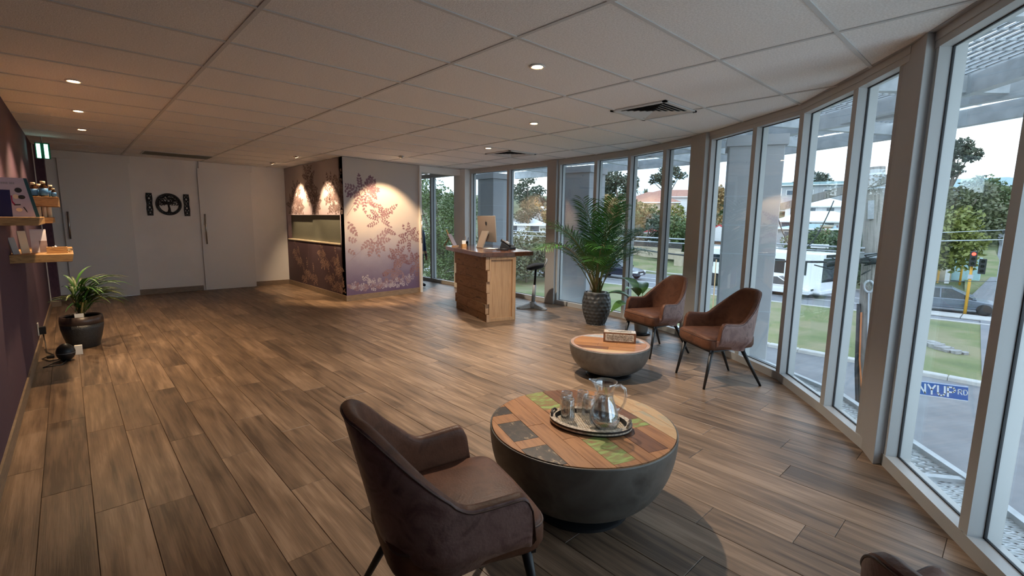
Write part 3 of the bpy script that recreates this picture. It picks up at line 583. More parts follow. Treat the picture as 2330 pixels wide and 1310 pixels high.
# ------------------------------------------------------------------ chairs
def smooth(a, b, x):
    x = max(0, min(1, (x-a)/(b-a))); return x*x*(3-2*x)
def make_chair(label):
    t = thing('armchair', label, 'chair', group='brown leather tub chairs')
    # seat cushion: rounded trapezoid lofted in layers
    s = MB(); rings = []
    def outline(k, z, f=1.0):
        pts = []; n = 40
        for i in range(n):
            a = 2*PI*i/n; ca, sa = math.cos(a), math.sin(a); e = .30
            x = math.copysign(abs(ca)**e, ca); y = math.copysign(abs(sa)**e, sa)
            wy = .5*(y+1); W = (.215+.062*wy)*k
            pts.append((x*W, .015+y*.265*k, z+(.012*(1-(x*x*k*k)) if f else 0)))
        return pts
    prof = [(.90, .355), (.965, .362), (1.0, .385), (1.0, .43), (.985, .452), (.95, .465), (.90, .470), (.6, .474), (.25, .476), (.02, .476)]
    for k, z in prof: rings.append(outline(k, z, 1 if z > .44 else 0))
    n = 40; vs = [p for r in rings for p in r]; fs = [(i*n+j, i*n+(j+1) % n, (i+1)*n+(j+1) % n, (i+1)*n+j) for i in range(len(rings)-1) for j in range(n)]
    fs += [tuple(range(n-1, -1, -1)), tuple((len(rings)-1)*n+j for j in range(n))]
    s.add(vs, fs); s.build('seat', m_leather, t, smooth=True)
    pp = MB(); pp.tube([(p[0]*1.004, .015+(p[1]-.015)*1.004, p[2]) for p in outline(.985, .452, 0)]+[outline(.985, .452, 0)[0]], .004, 5, cap=False); pp.build('seat_piping', m_piping, t, smooth=True)
    # wrap-around shell
    ns = 72; inner, outer, rimpts = MB(), MB(), []
    ZB = .345
    def path(sv):
        # plan of the shell at seat height, sv -1..1, arms forward
        a = abs(sv); sg = 1 if sv >= 0 else -1
        if a > .52: f = (a-.52)/.48; return Vector((sg*(.272-.008*(1-f)+.012*f), -.06+.255*f, 0))
        th = a/.52*PI/2; e = .86
        return Vector((sg*.264*abs(math.sin(th))**e, -.055-.182*abs(math.cos(th))**.95, 0))
    def top(a):
        h = .600+.272*smooth(.62, .14, a)-.012*smooth(.02, .25, a)*smooth(.5, .3, a)+.010*smooth(.6, 1, a)
        if a > .90: h = .455+(h-.455)*math.sqrt(max(0, 1-((a-.90)/.10)**2))
        return h
    secs = []
    for i in range(ns+1):
        sv = -1+2*i/ns; a = abs(sv); p = path(sv); q = (path(min(1, sv+.01))-path(max(-1, sv-.01))).normalized(); nrm = Vector((q.y, -q.x, 0))
        if nrm.dot(Vector((p.x, p.y+.05, 0))) < 0: nrm = -nrm
        H = top(a); Z0 = ZB-.025*smooth(.75, .2, a)+.02*smooth(.5, 1, a); lean = .23*smooth(.9, .1, a); pinch = .22*smooth(.72, .2, a)
        def at(z, off):
            d = z-.45; y = p.y-(lean*d if d > 0 else -.25*d*(1-a)*1.0); x = p.x*(1-pinch*max(0, d)/.42*1.0+(.04 if a > .6 else 0)*d)
            k = .55 if z < .40 else 1
            bz = smooth(Z0, .45, z); inset = (.05+.04*smooth(.6, .1, a))*(1-bz)
            return Vector((x, y, z))+nrm*(off-inset)
        th = .022
        o_ = [at(Z0+(H-.02-Z0)*k/9, th*(.6+.4*min(1, k/3))) for k in range(10)]
        rim = [at(H-.006, th*.75), at(H, 0), at(H-.006, -th*.75)]
        i_ = [at(H-.02-(H-.02-.40)*k/7, -th) for k in range(8)]
        secs.append((o_, rim, i_)); rimpts.append(at(H-.014, th*1.02))
    def grid(mb, cols):
        m = len(cols[0]); mb.add([v for c in cols for v in c], [(i*m+j, i*m+j+1, (i+1)*m+j+1, (i+1)*m+j) for i in range(len(cols)-1) for j in range(m-1)])
    grid(outer, [a+[b[0]] for a, b, c in secs])
    grid(inner, [[b[0], b[1], b[2]]+c for a, b, c in secs])
    for e in (secs[0], secs[-1]):
        loop = e[0]+e[1]+e[2]; outer.add(loop, [tuple(range(len(loop)))])
    outer.build('outer_shell', m_leather_out, t, smooth=True); inner.build('backrest', m_leather, t, smooth=True)
    pp = MB(); pp.tube(rimpts, .0028, 5); pp.build('rim_piping', m_piping, t, smooth=True)
    MB().prism([(-.165, -.10), (.165, -.10), (.235, .235), (-.235, .235)], .335, .358).build('base_frame', m_black, t)
    for sx in (-1, 1):
        MB().tube([(sx*.215, .205, .352), (sx*.236, .272, 0)], [.0195, .0105], 12).build('leg', m_black, t, smooth=True)
        MB().tube([(sx*.165, -.115, .365), (sx*.232, -.305, 0)], [.0195, .0105], 12).build('leg', m_black, t, smooth=True)
    return t
def place(o, x, y, fx, fy): o.location = (x, y, 0); o.rotation_euler = (0, 0, math.atan2(fy, fx)-PI/2)
ch = make_chair('brown leather tub chair in the foreground left of the large bowl table')
place(ch, .93, 1.32, .963, -.268)
for lab, x, y, fx, fy in (('brown leather tub chair by the window, nearer the large grey column', 4.41, 1.86, -.846, .533), ('brown leather tub chair by the window, in front of the broad leafed plant', 4.86, 2.78, -.955, .295), ('brown leather tub chair at the bottom right corner, only its top edge showing', 1.303, -.132, .89, -.456)):
    c = copy_tree(ch); c['label'] = lab; place(c, x, y, fx, fy)
# ------------------------------------------------------------------ bowl tables
def clip_circle(rect, R, n=72): return clip(rect, [(R*math.cos(2*PI*i/n), R*math.sin(2*PI*i/n)) for i in range(n)])
def bowl_table(label, x, y, R, H, ang, rows, iron, width, base_r, rim=None):
    t = thing('bowl_table', label, 'table', (x, y, 0), ang, 'round bowl shaped coffee tables')
    k = H/.45
    prof = [(base_r*.72, .062*k)]+[(base_r*.72+(R-base_r*.72)*math.sin(a*PI/2)**.86, .062*k+(H-.012-.062*k)*(1-math.cos(a*PI/2))) for a in [i/22 for i in range(1, 23)]]+[(R, H-.004), (R-.006, H-.003), (R-.008, H-.012)]
    MB().lathe(prof, 72).build('bowl', iron, t, smooth=True)
    MB().lathe([(base_r, 0), (base_r, .014), (base_r-.008, .018), (base_r*.74, .022), (base_r*.66, .085*k)], 48).build('pedestal_foot', m_black, t, auto=.6)
    Ri = R-.009
    MB().lathe([(Ri, H-.02), (Ri, H-.010)], 64).build('top_core', m_wd_brown, t)
    if rim: 
        seg = 12
        for i in range(seg):
            a0, a1 = 2*PI*i/seg+.002, 2*PI*(i+1)/seg-.002; arc = [a0+(a1-a0)*k_/5 for k_ in range(6)]
            MB().prism([(Ri*math.cos(a), Ri*math.sin(a)) for a in arc]+[((Ri-rim)*math.cos(a), (Ri-rim)*math.sin(a)) for a in reversed(arc)], H-.012, H+.001).build('rim_block', m_wd_rim, t)
        Ri -= rim+.001
    xx = -Ri
    for segs, wd in rows:
        x0, x1 = xx, xx+wd; xx = x1
        for (a, b, mt) in segs:
            pol = clip_circle([(x0+.0007, a*Ri+.0007), (x1-.0007, a*Ri+.0007), (x1-.0007, b*Ri-.0007), (x0+.0007, b*Ri-.0007)], Ri)
            if len(pol) < 3: continue
            cx = sum(p[0] for p in pol)/len(pol); cy = sum(p[1] for p in pol)/len(pol)
            o = MB().prism([(p[0]-cx, p[1]-cy) for p in pol], -.012, U(.0005, .0015), c=.001).build('board', mt, t); o.location = (cx, cy, H)
    return t
O, B, P_, K, G, BL = m_wd_orange, m_wd_brown, m_wd_pale, m_wd_black, m_wd_green, m_wd_blue
# strips listed from the side nearest the foreground chair towards the window
rows1 = [([(-1, 1, O)], .047), ([(-1, -.74, O), (-.74, -.33, K), (-.33, -.16, O), (-.16, .29, K), (.29, .50, O), (.50, .72, K), (.72, 1, O)], .130), ([(-1, .12, O), (.12, 1, O)], .093), ([(-1, -.3, O), (-.3, 1, O)], .084),
         ([(-1, -.92, O), (-.92, -.37, G), (-.37, .45, O), (.45, 1, G)], .122), ([(-1, -.35, O), (-.35, .55, O), (.55, 1, B)], .090), ([(-1, -.86, O), (-.86, -.36, B), (-.36, .5, O), (.5, 1, B)], .112), ([(-1, -.35, O), (-.35, -.15, G), (-.15, .4, B), (.4, 1, O)], .093), ([(-1, 0, P_), (0, 1, P_)], .084), ([(-1, .2, P_), (.2, 1, P_)], .08)]
T1 = bowl_table('large iron bowl coffee table topped with patchwork reclaimed boards', 1.865, 1.452, .474, .447, math.atan2(-.904, -.313)+PI/2, rows1, m_iron, .11, .256)
rows2 = [([(-1, 1, P_)], .09), ([(-1, 0, O), (0, 1, B)], .10), ([(-1, .3, O), (.3, 1, O)], .12), ([(-1, -.2, O), (-.2, 1, O)], .12), ([(-1, .2, BL), (.2, 1, O)], .11), ([(-1, 0, BL), (0, 1, BL)], .10), ([(-1, 1, P_)], .1)]
T2 = bowl_table('smaller grey bowl coffee table with wooden top and rim, before the window chairs', 3.76, 2.625, .385, .312, .55, rows2, m_iron2, .11, .219, .03)
# tray, tumblers, jug
tz = .4495
t = thing('serving_tray', 'oval tray with pale shell inlay and black sides on the large table', 'tray', (1.872, 1.405, tz), math.atan2(-.371, .183)); a_, b_ = .208, .148
def ell(k, z): return [(math.cos(2*PI*i/64)*a_*k, math.sin(2*PI*i/64)*(b_+(k-1)*a_), z) for i in range(64)]
def loft(mb, rings, cap0=True, cap1=True):
    n = len(rings[0]); mb.add([p for r in rings for p in r], [(i*n+j, i*n+(j+1) % n, (i+1)*n+(j+1) % n, (i+1)*n+j) for i in range(len(rings)-1) for j in range(n)]+([tuple(range(n-1, -1, -1))] if cap0 else [])+([tuple((len(rings)-1)*n+j for j in range(n))] if cap1 else []))
    return mb
loft(MB(), [ell(.98, .0), ell(1.0, .004), ell(1.0, .009)], True, False).build('base', m_black, t, smooth=True)
loft(MB(), [ell(1.005, .009), ell(1.005, .017)], False, False).build('inlaid_band', m_pearl, t)
loft(MB(), [ell(1.0, .017), ell(1.0, .024), ell(1.01, .026), ell(1.01, .028)], False, False).build('outer_wall', m_black, t)
loft(MB(), [ell(1.01, .028), ell(.88, .028)], False, False).build('inlaid_rim', m_pearl, t)
loft(MB(), [ell(.88, .028), ell(.86, .006)], False, True).build('inner_wall', m_black, t)
fl = MB()
for i in range(-14, 15):
    for j in range(-10, 11):
        x, y = i*.0135+(.00675 if j % 2 else 0), j*.0125
        if (x/(a_*.83))**2+(y/(b_*.80))**2 < 1: fl.add([(x+.0064*math.cos(PI/3*k+.52), y+.0064*math.sin(PI/3*k+.52), .0068) for k in range(6)], [tuple(range(6))])
o = fl.build('shell_inlay', m_shell, t); o['kind'] = 'stuff'
for s in (-1, 1):
    MB().tube([(s*.19, -.045, .028), (s*.196, -.03, .042), (s*.2, 0, .046), (s*.196, .03, .042), (s*.19, .045, .028)], .006, 8).build('handle', m_wd_black, t, smooth=True)
def tumbler(x, y, label):
    g = thing('drinking_glass', label, 'glass', (x, y, tz+.0072), 0, 'upturned tumblers on the tray')
    R_, h_ = .0375, .118
    o = MB().lathe([(R_, 0), (R_*.985, .03), (R_*.93, .085), (R_*.86, h_-.006), (R_*.80, h_), (.0001, h_), (.0001, h_-.014), (R_*.78, h_-.016), (R_*.86, .08), (R_*.92, 0.0), (R_, 0)], 32, cap=False).build('tumbler', m_thin, g, smooth=True)
    return g
for x, y, l in ((1.808, 1.500, 'upturned clear tumbler at the left front of the tray'), (1.868, 1.562, 'upturned clear tumbler at the left rear of the tray'), (1.945, 1.515, 'upturned clear tumbler at the middle rear of the tray'), (1.905, 1.445, 'upturned clear tumbler in the middle, just left of the jug'), (1.985, 1.432, 'upturned clear tumbler half hidden behind the jug')): tumbler(x, y, l)
j = thing('water_jug', 'clear glass jug with handle, a little water in it', 'jug', (1.868, 1.318, tz+.0072), math.radians(140))
jp = [(.045, 0), (.062, .006), (.073, .03), (.076, .055), (.068, .09), (.052, .13), (.041, .165), (.040, .19), (.049, .225), (.058, .243)]
jg = MB(); n = 40; rings = []
def jring(r, z, spout=0):
    return [(math.cos(2*PI*i/n)*(r+spout*max(0, math.cos(2*PI*i/n))**6), math.sin(2*PI*i/n)*r, z+spout*.4*max(0, math.cos(2*PI*i/n))**6) for i in range(n)]
for i, (r, z) in enumerate(jp): rings.append(jring(r, z, .028 if i == len(jp)-1 else (.012 if i == len(jp)-2 else 0)))
for i, (r, z) in reversed(list(enumerate(jp))): rings.append(jring(r-.003, z+(.004 if i == 0 else 0), .028 if i == len(jp)-1 else (.012 if i == len(jp)-2 else 0)))
loft(jg, rings); jg.build('jug_body', m_thin, j, smooth=True)
MB().tube([(-.046, 0, .215), (-.075, 0, .222), (-.098, 0, .205), (-.105, 0, .17), (-.098, 0, .13), (-.085, 0, .105), (-.066, 0, .092)], [.009, .008, .0075, .0075, .0075, .008, .011], 12).build('jug_handle', m_thin, j, smooth=True)
MB().lathe([(.0001, .0045), (.0415, .0046), (.0588, .0085), (.0699, .031), (.0727, .052), (.0001, .052)], 40).build('water', m_thinwater, j, smooth=True)
# tissue box
t = thing('tissue_box', 'wooden tissue box with pale carved inlay on the smaller bowl table', 'box', (3.885, 2.60, .3135), math.atan2(2.43-2.685, 3.858-3.683))
MB().box((-.155, -.06, 0), (.155, .06, .095)).build('box_body', m_wd_brown, t, bevel=.003)
for y0 in (-.0615, .0600): MB().box((-.135, y0, .014), (.135, y0+.0015, .082)).build('inlay_panel', m_pearl, t)
b = MB()
for i in range(22):
    for k in range(5): b.box((-.122+i*.0112, -.0628, .024+k*.0102), (-.116+i*.0112, -.0614, .030+k*.0102))
o = b.build('inlay_dots', m_wd_black, t); o['kind'] = 'stuff'
MB().box((-.150, -.056, .095), (.150, -.014, .099)).box((-.150, .014, .095), (.150, .056, .099)).box((-.150, -.014, .095), (-.11, .014, .099)).box((.11, -.014, .095), (.150, .014, .099)).build('lid', m_pearl, t)
MB().box((-.11, -.014, .095), (.11, .014, .0965)).build('slot', m_ventdark, t)
# ------------------------------------------------------------------ reception desk
D = thing('standing_desk', 'tall reception desk clad in weathered boards with polished dark slab top', 'desk', (4.412, 5.211, 0), math.radians(-16.2))
zs = 0; hh = [.115, .15, .165, .165, .165, .19]; ov = [-.05, .0, .05, .03, .045, .015]
for k in range(6):
    y0 = [-.035, -.0, -.045, -.03, -.06, -.008][k]; y1 = 1.226+[.0, .04, -.02, .05, .01, .06][k]
    cut = [None, .72, None, .55, .80, None][k]
    rngs = [(y0, y1)] if cut is None else [(y0, cut-.002), (cut+.002, y1)]
    for (a, b) in rngs:
        o = MB().cbox((-.052-.004*(k % 2), a, zs+.002), (-.004, b, zs+hh[k]-.002), .003).build('cladding_board', m_deskwd, D)
        if a == y0: MB().box((-.050-.004*(k % 2), a-.0015, zs+.004), (-.006, a, zs+hh[k]-.004)).build('board_end', m_deskend, o)
    zs += hh[k]
MB().box((-.004, .02, 0), (.40, .05, .95)).build('side_panel', m_deskside, D)
for a, b in (((0, 0), (.03, .95)), ((.375, 0), (.43, .95)), ((.03, 0), (.375, .05)), ((.03, .91), (.375, .95))): MB().box((a[0], -.012, a[1]), (b[0], .02, b[1])).build('side_frame', m_deskside, D, bevel=.002)
MB().box((-.004, 1.16, 0), (.43, 1.20, .95)).build('far_panel', m_deskside, D)
MB().box((.0, .05, .45), (.42, 1.16, .475)).build('inner_shelf', m_deskside, D)
poly = [(-.14, -.05), (-.128, .4), (-.10, .8), (-.105, 1.2), (-.07, 1.6), (-.055, 1.757), (.22, 2.12), (.93, 2.2), (.97, 1.2), (.80, .62), (.76, .06), (.4, -.03)]
MB().prism(poly, .955, 1.018, c=.006).build('slab_top', m_slab, D)
def dk(lx, ly, z=1.018): c, s = math.cos(math.radians(-16.2)), math.sin(math.radians(-16.2)); return (4.412+lx*c-ly*s, 5.211+lx*s+ly*c, z)
# computer, back towards us
t = thing('desktop_computer', 'silver all-in-one computer seen from behind on the desk', 'computer', dk(.42, 1.08), math.radians(-6))
o = MB(); o.box((-.0, -.265, .10), (.016, .265, .53)); hs = o.build('screen_housing', m_alu, t, bevel=.006); hs.rotation_euler = (0, math.radians(-4), 0); hs.location = (.03, 0, 0)
MB().box((.016, -.25, .165), (.019, .25, .52)).build('display_glass', m_tint, hs)
b = MB(); pts = [(-.10, .0), (-.12, .012), (-.045, .19), (-.02, .27), (-.004, .27)]
b.add([(x, y, z) for y in (-.095, .095) for x, z in [(.06, 0), (-.13, 0), (-.135, .006), (-.055, .20), (-.02, .28), (0, .27), (-.04, .19), (-.11, .012), (.06, .008)]], [tuple(range(8, -1, -1)), tuple(range(9, 18))]+[(i, (i+1) % 9, 9+(i+1) % 9, 9+i) for i in range(9)]); b.build('stand', m_alu, t, bevel=.002)
lg = [(.0, .030), (.010, .034), (.022, .030), (.029, .016), (.027, .0), (.020, -.018), (.011, -.028), (.0, -.024), (-.011, -.028), (-.021, -.016), (-.026, .0), (-.026, .018), (-.018, .031), (-.008, .033)]
b = MB(); b.add([(-.0032, y, z+.40) for y, z in lg], [tuple(range(len(lg)))]); b.add([(-.0032, y, z) for y, z in ((-.002, .439), (.004, .450), (.013, .455), (.010, .445))], [(0, 1, 2, 3)]); o = b.build('apple_mark', m_ink, hs)
# tablet stand, cup, phone, papers, cables
t = thing('tablet_stand', 'tablet leaning on a wooden easel at the left end of the desk', 'tablet', dk(.06, 1.56), math.radians(35))
q = Matrix.Rotation(math.radians(-28), 4, 'X')
MB().box((-.10, 0, .012), (.10, .010, .24), M=q).build('tablet', m_wd_brown, t); MB().box((-.11, -.02, 0), (.11, .035, .018)).build('ledge', m_shelf, t)
MB().tube([q @ Vector((0, .018, .01)), q @ Vector((0, .018, .33))], .010, 8).build('easel_post', m_shelf, t); MB().tube([q @ Vector((0, .02, .2)), (0, .21, 0)], .008, 8).build('easel_leg', m_shelf, t)
t = thing('pen_holder', 'small glass jar of pens beside the tablet stand', 'pen holder', dk(.24, 1.52)); MB().lathe([(.035, 0), (.042, .09), (.039, .09), (.032, .006), (.0001, .006)], 20).build('jar', m_glass, t, smooth=True)
for k in range(5):
    a = k*1.25; MB().tube([(.012*math.cos(a), .012*math.sin(a), .008), (.045*math.cos(a), .045*math.sin(a), U(.14, .18))], .004, 6).build('pen', [m_wd_brown, m_ink, m_steel, m_shelf, m_navy][k], t)
t = thing('card_holder', 'small wooden card holder behind the pen jar', 'holder', dk(.15, 1.40)); MB().box((-.045, -.02, 0), (.045, .02, .05)).build('block', m_shelf, t); MB().box((-.04, -.004, .05), (.04, .004, .11)).build('cards', m_paper, t)
t = thing('desk_phone', 'black desk phone right of the computer on the slab', 'phone', dk(.60, .62), math.radians(20))
MB().add([(-.10, -.1, 0), (.10, -.1, 0), (.10, .1, 0), (-.10, .1, 0), (-.10, -.1, .03), (.10, -.1, .03), (.10, .06, .12), (-.10, .06, .12)], [(3, 2, 1, 0), (4, 5, 6, 7), (0, 1, 5, 4), (1, 2, 6, 5), (2, 3, 7, 6), (3, 0, 4, 7)]).build('phone_base', m_blackfab, t, bevel=.006)
MB().tube([(-.085, -.095, .055), (-.085, -.07, .075), (-.085, .04, .135), (-.085, .07, .14)], [.024, .018, .018, .026], 10).build('handset', m_black, t, smooth=True)
MB().add([(.0, .0, .096), (.08, .0, .096), (.08, .05, .124), (.0, .05, .124)], [(0, 1, 2, 3)]).build('phone_screen', m_greyplastic, t)
t = thing('paper_stack', 'loose papers in front of the computer', 'papers', dk(.36, .72), .3)
for k in range(4): MB().box((-.105, -.075, .001+k*.003), (.105, .075, .003+k*.003)).build('sheet', m_paper, t).rotation_euler = (0, 0, U(-.4, .4))
t = thing('keyboard_tray', 'black cable clutter and pen lying by the desk phone', 'cables', dk(.40, .42)); MB().tube([(.12*math.cos(k*.7)*(1-k*.03), .05*math.sin(k*.7), .006+.001*k) for k in range(14)], .006, 6).build('cable', m_black, t, smooth=True); MB().box((-.05, -.12, 0), (.03, -.02, .022)).build('plug_block', m_ink, t)
# perching stool
t = thing('perching_stool', 'grey perching stool with black saddle seat behind the desk', 'stool', (5.73, 5.60, 0), math.radians(137))
b = MB()
for k in range(3):
    a = 2*PI*k/3+.3; ca, sa = math.cos(a), math.sin(a); secs = []
    for i in range(8):
        f = i/7; r = .02+.27*f; wd = .055+.02*f if i < 7 else .03; hgt = .075*(1-f)**1.2+.022
        secs.append([(r*ca-wd*sa, r*sa+wd*ca, .002), (r*ca-wd*.6*sa, r*sa+wd*.6*ca, hgt), (r*ca+wd*.6*sa, r*sa-wd*.6*ca, hgt), (r*ca+wd*sa, r*sa-wd*ca, .002)])
    loft(b, secs)
b.build('base_foot', m_greyplastic, t, bevel=.006); MB().lathe([(.085, .0), (.08, .06), (.05, .10), (.042, .11)], 24).build('base_hub', m_greyplastic, t, smooth=True)
MB().tube([(0, 0, .09), (-.02, 0, .40)], [.032, .030], 16).build('outer_tube', m_greyplastic, t, smooth=True); MB().tube([(-.02, 0, .40), (-.04, 0, .70)], [.020, .020], 14).build('gas_lift', m_black, t, smooth=True)
s = MB(); rings = []
for k, z in ((.55, .66), (.85, .68), (1, .705), (.97, .728), (.8, .738), (.4, .735)):
    rings.append([(-.04+math.cos(a)*.15*k+(.02*k if math.cos(a) > 0 else 0), math.sin(a)*.19*k, z+.045*abs(math.sin(a))**2*k*.6-.03*math.cos(a)*k) for a in [2*PI*i/32 for i in range(32)]])
loft(s, rings).build('saddle_seat', m_blackfab, t, smooth=True)
MB().tube([(-.17, -.10, .72), (-.205, -.09, .80), (-.215, -.05, .835), (-.215, .05, .835), (-.205, .09, .80), (-.17, .10, .72)], .013, 10).build('grab_handle', m_greyplastic, t, smooth=True)
# ------------------------------------------------------------------ plants indoors
def palm_frond(parent, base, az_, lean, ln, nl, ll, mt, droop=1.0, wdt=.017, stemmat=None, thin=.004):
    pts = []; p = Vector(base); a = lean; st = ln/14
    for i in range(15):
        pts.append(p.copy()); p = p+Vector((math.cos(az_)*math.sin(a), math.sin(az_)*math.sin(a), math.cos(a)))*st; a += droop*(.02+.14*(i/14)**1.5)
    f = MB(); f.tube(pts, [thin*(1-.75*i/14) for i in range(15)], 5)
    o = f.build('frond', stemmat or m_stem, parent, smooth=True)
    l = MB(); start = 4 if ln > .7 else 2
    for k in range(nl):
        f_ = start+(13.99-start)*k/(nl-1); i = min(13, int(f_)); fr = f_-i; q = pts[i].lerp(pts[i+1], fr); tg = (pts[i+1]-pts[i]).normalized()
        side = tg.cross(Vector((0, 0, 1))); side = side.normalized() if side.length > .05 else Vector((-math.sin(az_), math.cos(az_), 0)); upv = side.cross(tg).normalized()
        L_ = ll*(.45+.6*math.sin(PI*min(1, (k+2)/(nl+1)))**.7)*U(.88, 1.1)
        for sg in (-1, 1):
            d = (tg*U(.55, .85)+side*sg*1.0+upv*U(.05, .3)).normalized(); w_ = d.cross(upv).normalized()*wdt*U(.8, 1.1)
            a0 = q; a1 = q+d*L_*.35; a2 = q+d*L_*.72-Vector((0, 0, L_*.05)); a3 = q+d*L_*1.0-Vector((0, 0, L_*(.14+.1*rnd())))
            l.add([a0, a1-w_*.5, a1+w_*.5, a2-w_*.4, a2+w_*.4, a3], [(0, 1, 2), (1, 3, 4, 2), (3, 5, 4)])
    l.build('leaflets', mt, o); return o
t = thing('potted_palm', 'tall green areca palm in a carved charcoal pot by the window', 'plant', (5.535, 4.125, 0))
pot = MB(); nU, nV = 132, 44; vs = []
def potr(f): return .125+.085*math.sin(PI*min(1, f*.98)**.80*.80+.0)*1.06
def potprof(f): return .135+.078*math.sin(min(1., f/.62)*PI/2) if f < .62 else .213-.038*((f-.62)/.38)**2
for i in range(nV+1):
    f = i/nV; z = f*.47; r0 = potprof(f)
    for j_ in range(nU):
        a = 2*PI*j_/nU; v = f*9.0; row = math.floor(v); best = 9
        for rr in (row-1, row, row+1, row+2):
            for cc in range(2):
                uu = a/(2*PI)*18+(.5 if rr % 2 else 0); c0 = round(uu); best = min(best, ((uu-c0)*1.0)**2+(v-rr)**2*.9)
        r = r0-.016*max(0, 1-best*2.6) if .02 < f < .95 else r0
        vs.append((r*math.cos(a), r*math.sin(a), z))
fs_ = [(i*nU+j_, i*nU+(j_+1) % nU, (i+1)*nU+(j_+1) % nU, (i+1)*nU+j_) for i in range(nV) for j_ in range(nU)]+[tuple(range(nU-1, -1, -1))]
pot.add(vs, fs_); pot.lathe([(.175, .47), (.158, .47), (.152, .43)], nU); pot.build('carved_pot', m_potcarved, t, auto=.9)
MB().lathe([(.13, .40), (.135, .475), (.128, .475), (.122, .44)], 32).build('inner_pot', m_potgrey, t, smooth=True); MB().lathe([(.0001, .435), (.124, .43)], 24).build('soil', m_soil, t)
for k in range(28):
    az_ = 2*PI*k/28*5+U(-.3, .3); b0 = (U(-.05, .05), U(-.05, .05), .43); outer_ = k % 3
    palm_frond(t, b0, az_, U(.04, .14)+.17*outer_, U(1.10, 1.46)-(.06 if outer_ == 2 else 0), 30, .35, m_palm, droop=.75+.5*outer_, wdt=.0135, stemmat=m_stem, thin=.009)
for k in range(7): MB().tube([(U(-.05, .05), U(-.05, .05), .43), (U(-.07, .07), U(-.07, .07), U(.6, .8))], [.014, .009], 8).build('cane', m_stemred if k < 2 else m_stem, t, smooth=True)
# broad leafed plant
t = thing('potted_lily', 'broad leafed plant in a plain grey pot behind the tub chair', 'plant', (5.50, 3.35, 0))
MB().lathe([(.10, 0), (.12, .0), (.125, .02), (.10, .022)], 28).build('saucer', m_black, t, smooth=True); MB().lathe([(.075, .012), (.085, .05), (.105, .25), (.108, .27), (.098, .27), (.09, .22)], 28).build('pot', m_potgrey, t, smooth=True); MB().lathe([(.0001, .235), (.095, .235)], 20).build('soil', m_soil, t)
for az_, el, ln, wd, h0 in ((2.2, .7, .30, .085, .44), (2.9, 1.2, .32, .09, .40), (3.7, 1.35, .30, .085, .38), (1.3, .45, .34, .07, .55), (.6, .6, .32, .07, .52), (4.6, 1.1, .28, .08, .36), (5.4, .9, .28, .07, .42), (3.2, .5, .30, .07, .52), (.0, 1.2, .26, .07, .4)):
    ln *= 1.18; wd *= 1.2
    dr = Vector((math.cos(az_), math.sin(az_), 0)); tip = dr*(.06+.12*math.sin(el))+Vector((0, 0, h0))
    st_ = MB().tube([(0, 0, .23), dr*.04+Vector((0, 0, h0*.7)), tip], [.007, .006, .004], 6).build('leaf_stem', m_stem, t, smooth=True)
    b = MB(); sd_ = Vector((-dr.y, dr.x, 0)); rows_ = []
    for i in range(9):
        f = i/8; e_ = el+f*.9; c = tip+dr*ln*f*math.sin(min(e_, 1.5))*1.0+Vector((0, 0, ln*(math.cos(el)*f-.55*f*f)))
        wv = wd*math.sin(PI*min(.999, f**.75*.98+.02)); rows_.append([c-sd_*wv+Vector((0, 0, wv*.35)), c, c+sd_*wv+Vector((0, 0, wv*.35))])
    b.add([v for r_ in rows_ for v in r_], [(i*3+j_, i*3+j_+1, i*3+j_+4, i*3+j_+3) for i in range(8) for j_ in range(2)]); b.build('leaf', m_bigleaf, t, smooth=True)
# plant by the purple wall
t = thing('potted_dracaena', 'yellow green leafy plant in a wide dark pot by the purple wall', 'plant', (.035, 7.10, 0))
MB().lathe([(.125, 0), (.135, .01), (.165, .12), (.185, .22), (.188, .27)], 48).build('pot_body', m_potbody, t, smooth=True); MB().lathe([(.189, .27), (.190, .31), (.183, .355), (.170, .36), (.165, .34)], 48).build('glazed_rim', m_potbrown, t, smooth=True); MB().lathe([(.0001, .325), (.168, .325)], 32).build('soil', m_soil, t)
for k in range(5): MB().tube([(U(-.05, .05), U(-.04, .04), .32), (U(-.07, .07), U(-.05, .05), U(.5, .6))], [.012, .01], 8).build('cane', m_stem, t, smooth=True)
for k in range(84):
    az_ = U(-1.1, 1.0) if k % 3 else U(0, 2*PI); z0 = U(.36, .64); ln = U(.30, .54) if k % 3 else U(.2, .36); a = U(.1, .75); p = Vector((U(-.05, .07), U(-.04, .04), z0)); rows_ = []
    wd = U(.011, .018); sd_ = Vector((-math.sin(az_), math.cos(az_), 0))
    for i in range(8):
        f = i/7; wv = wd*math.sin(PI*(.08+.9*f)); rows_.append([p-sd_*wv+Vector((0, 0, wv*.4)), p.copy(), p+sd_*wv+Vector((0, 0, wv*.4))]); p = p+Vector((math.cos(az_)*math.sin(a), math.sin(az_)*math.sin(a), math.cos(a)))*ln/7; a += U(.18, .32)
    b = MB(); b.add([v for r_ in rows_ for v in r_], [(i*3+j_, i*3+j_+1, i*3+j_+4, i*3+j_+3) for i in range(7) for j_ in range(2)]); b.build('leaf', m_palm2 if k % 2 else m_palm, t, smooth=True)
MB().box((-.055, -.150, .30), (.02, -.147, .40)).build('plant_tag', m_paper, t)
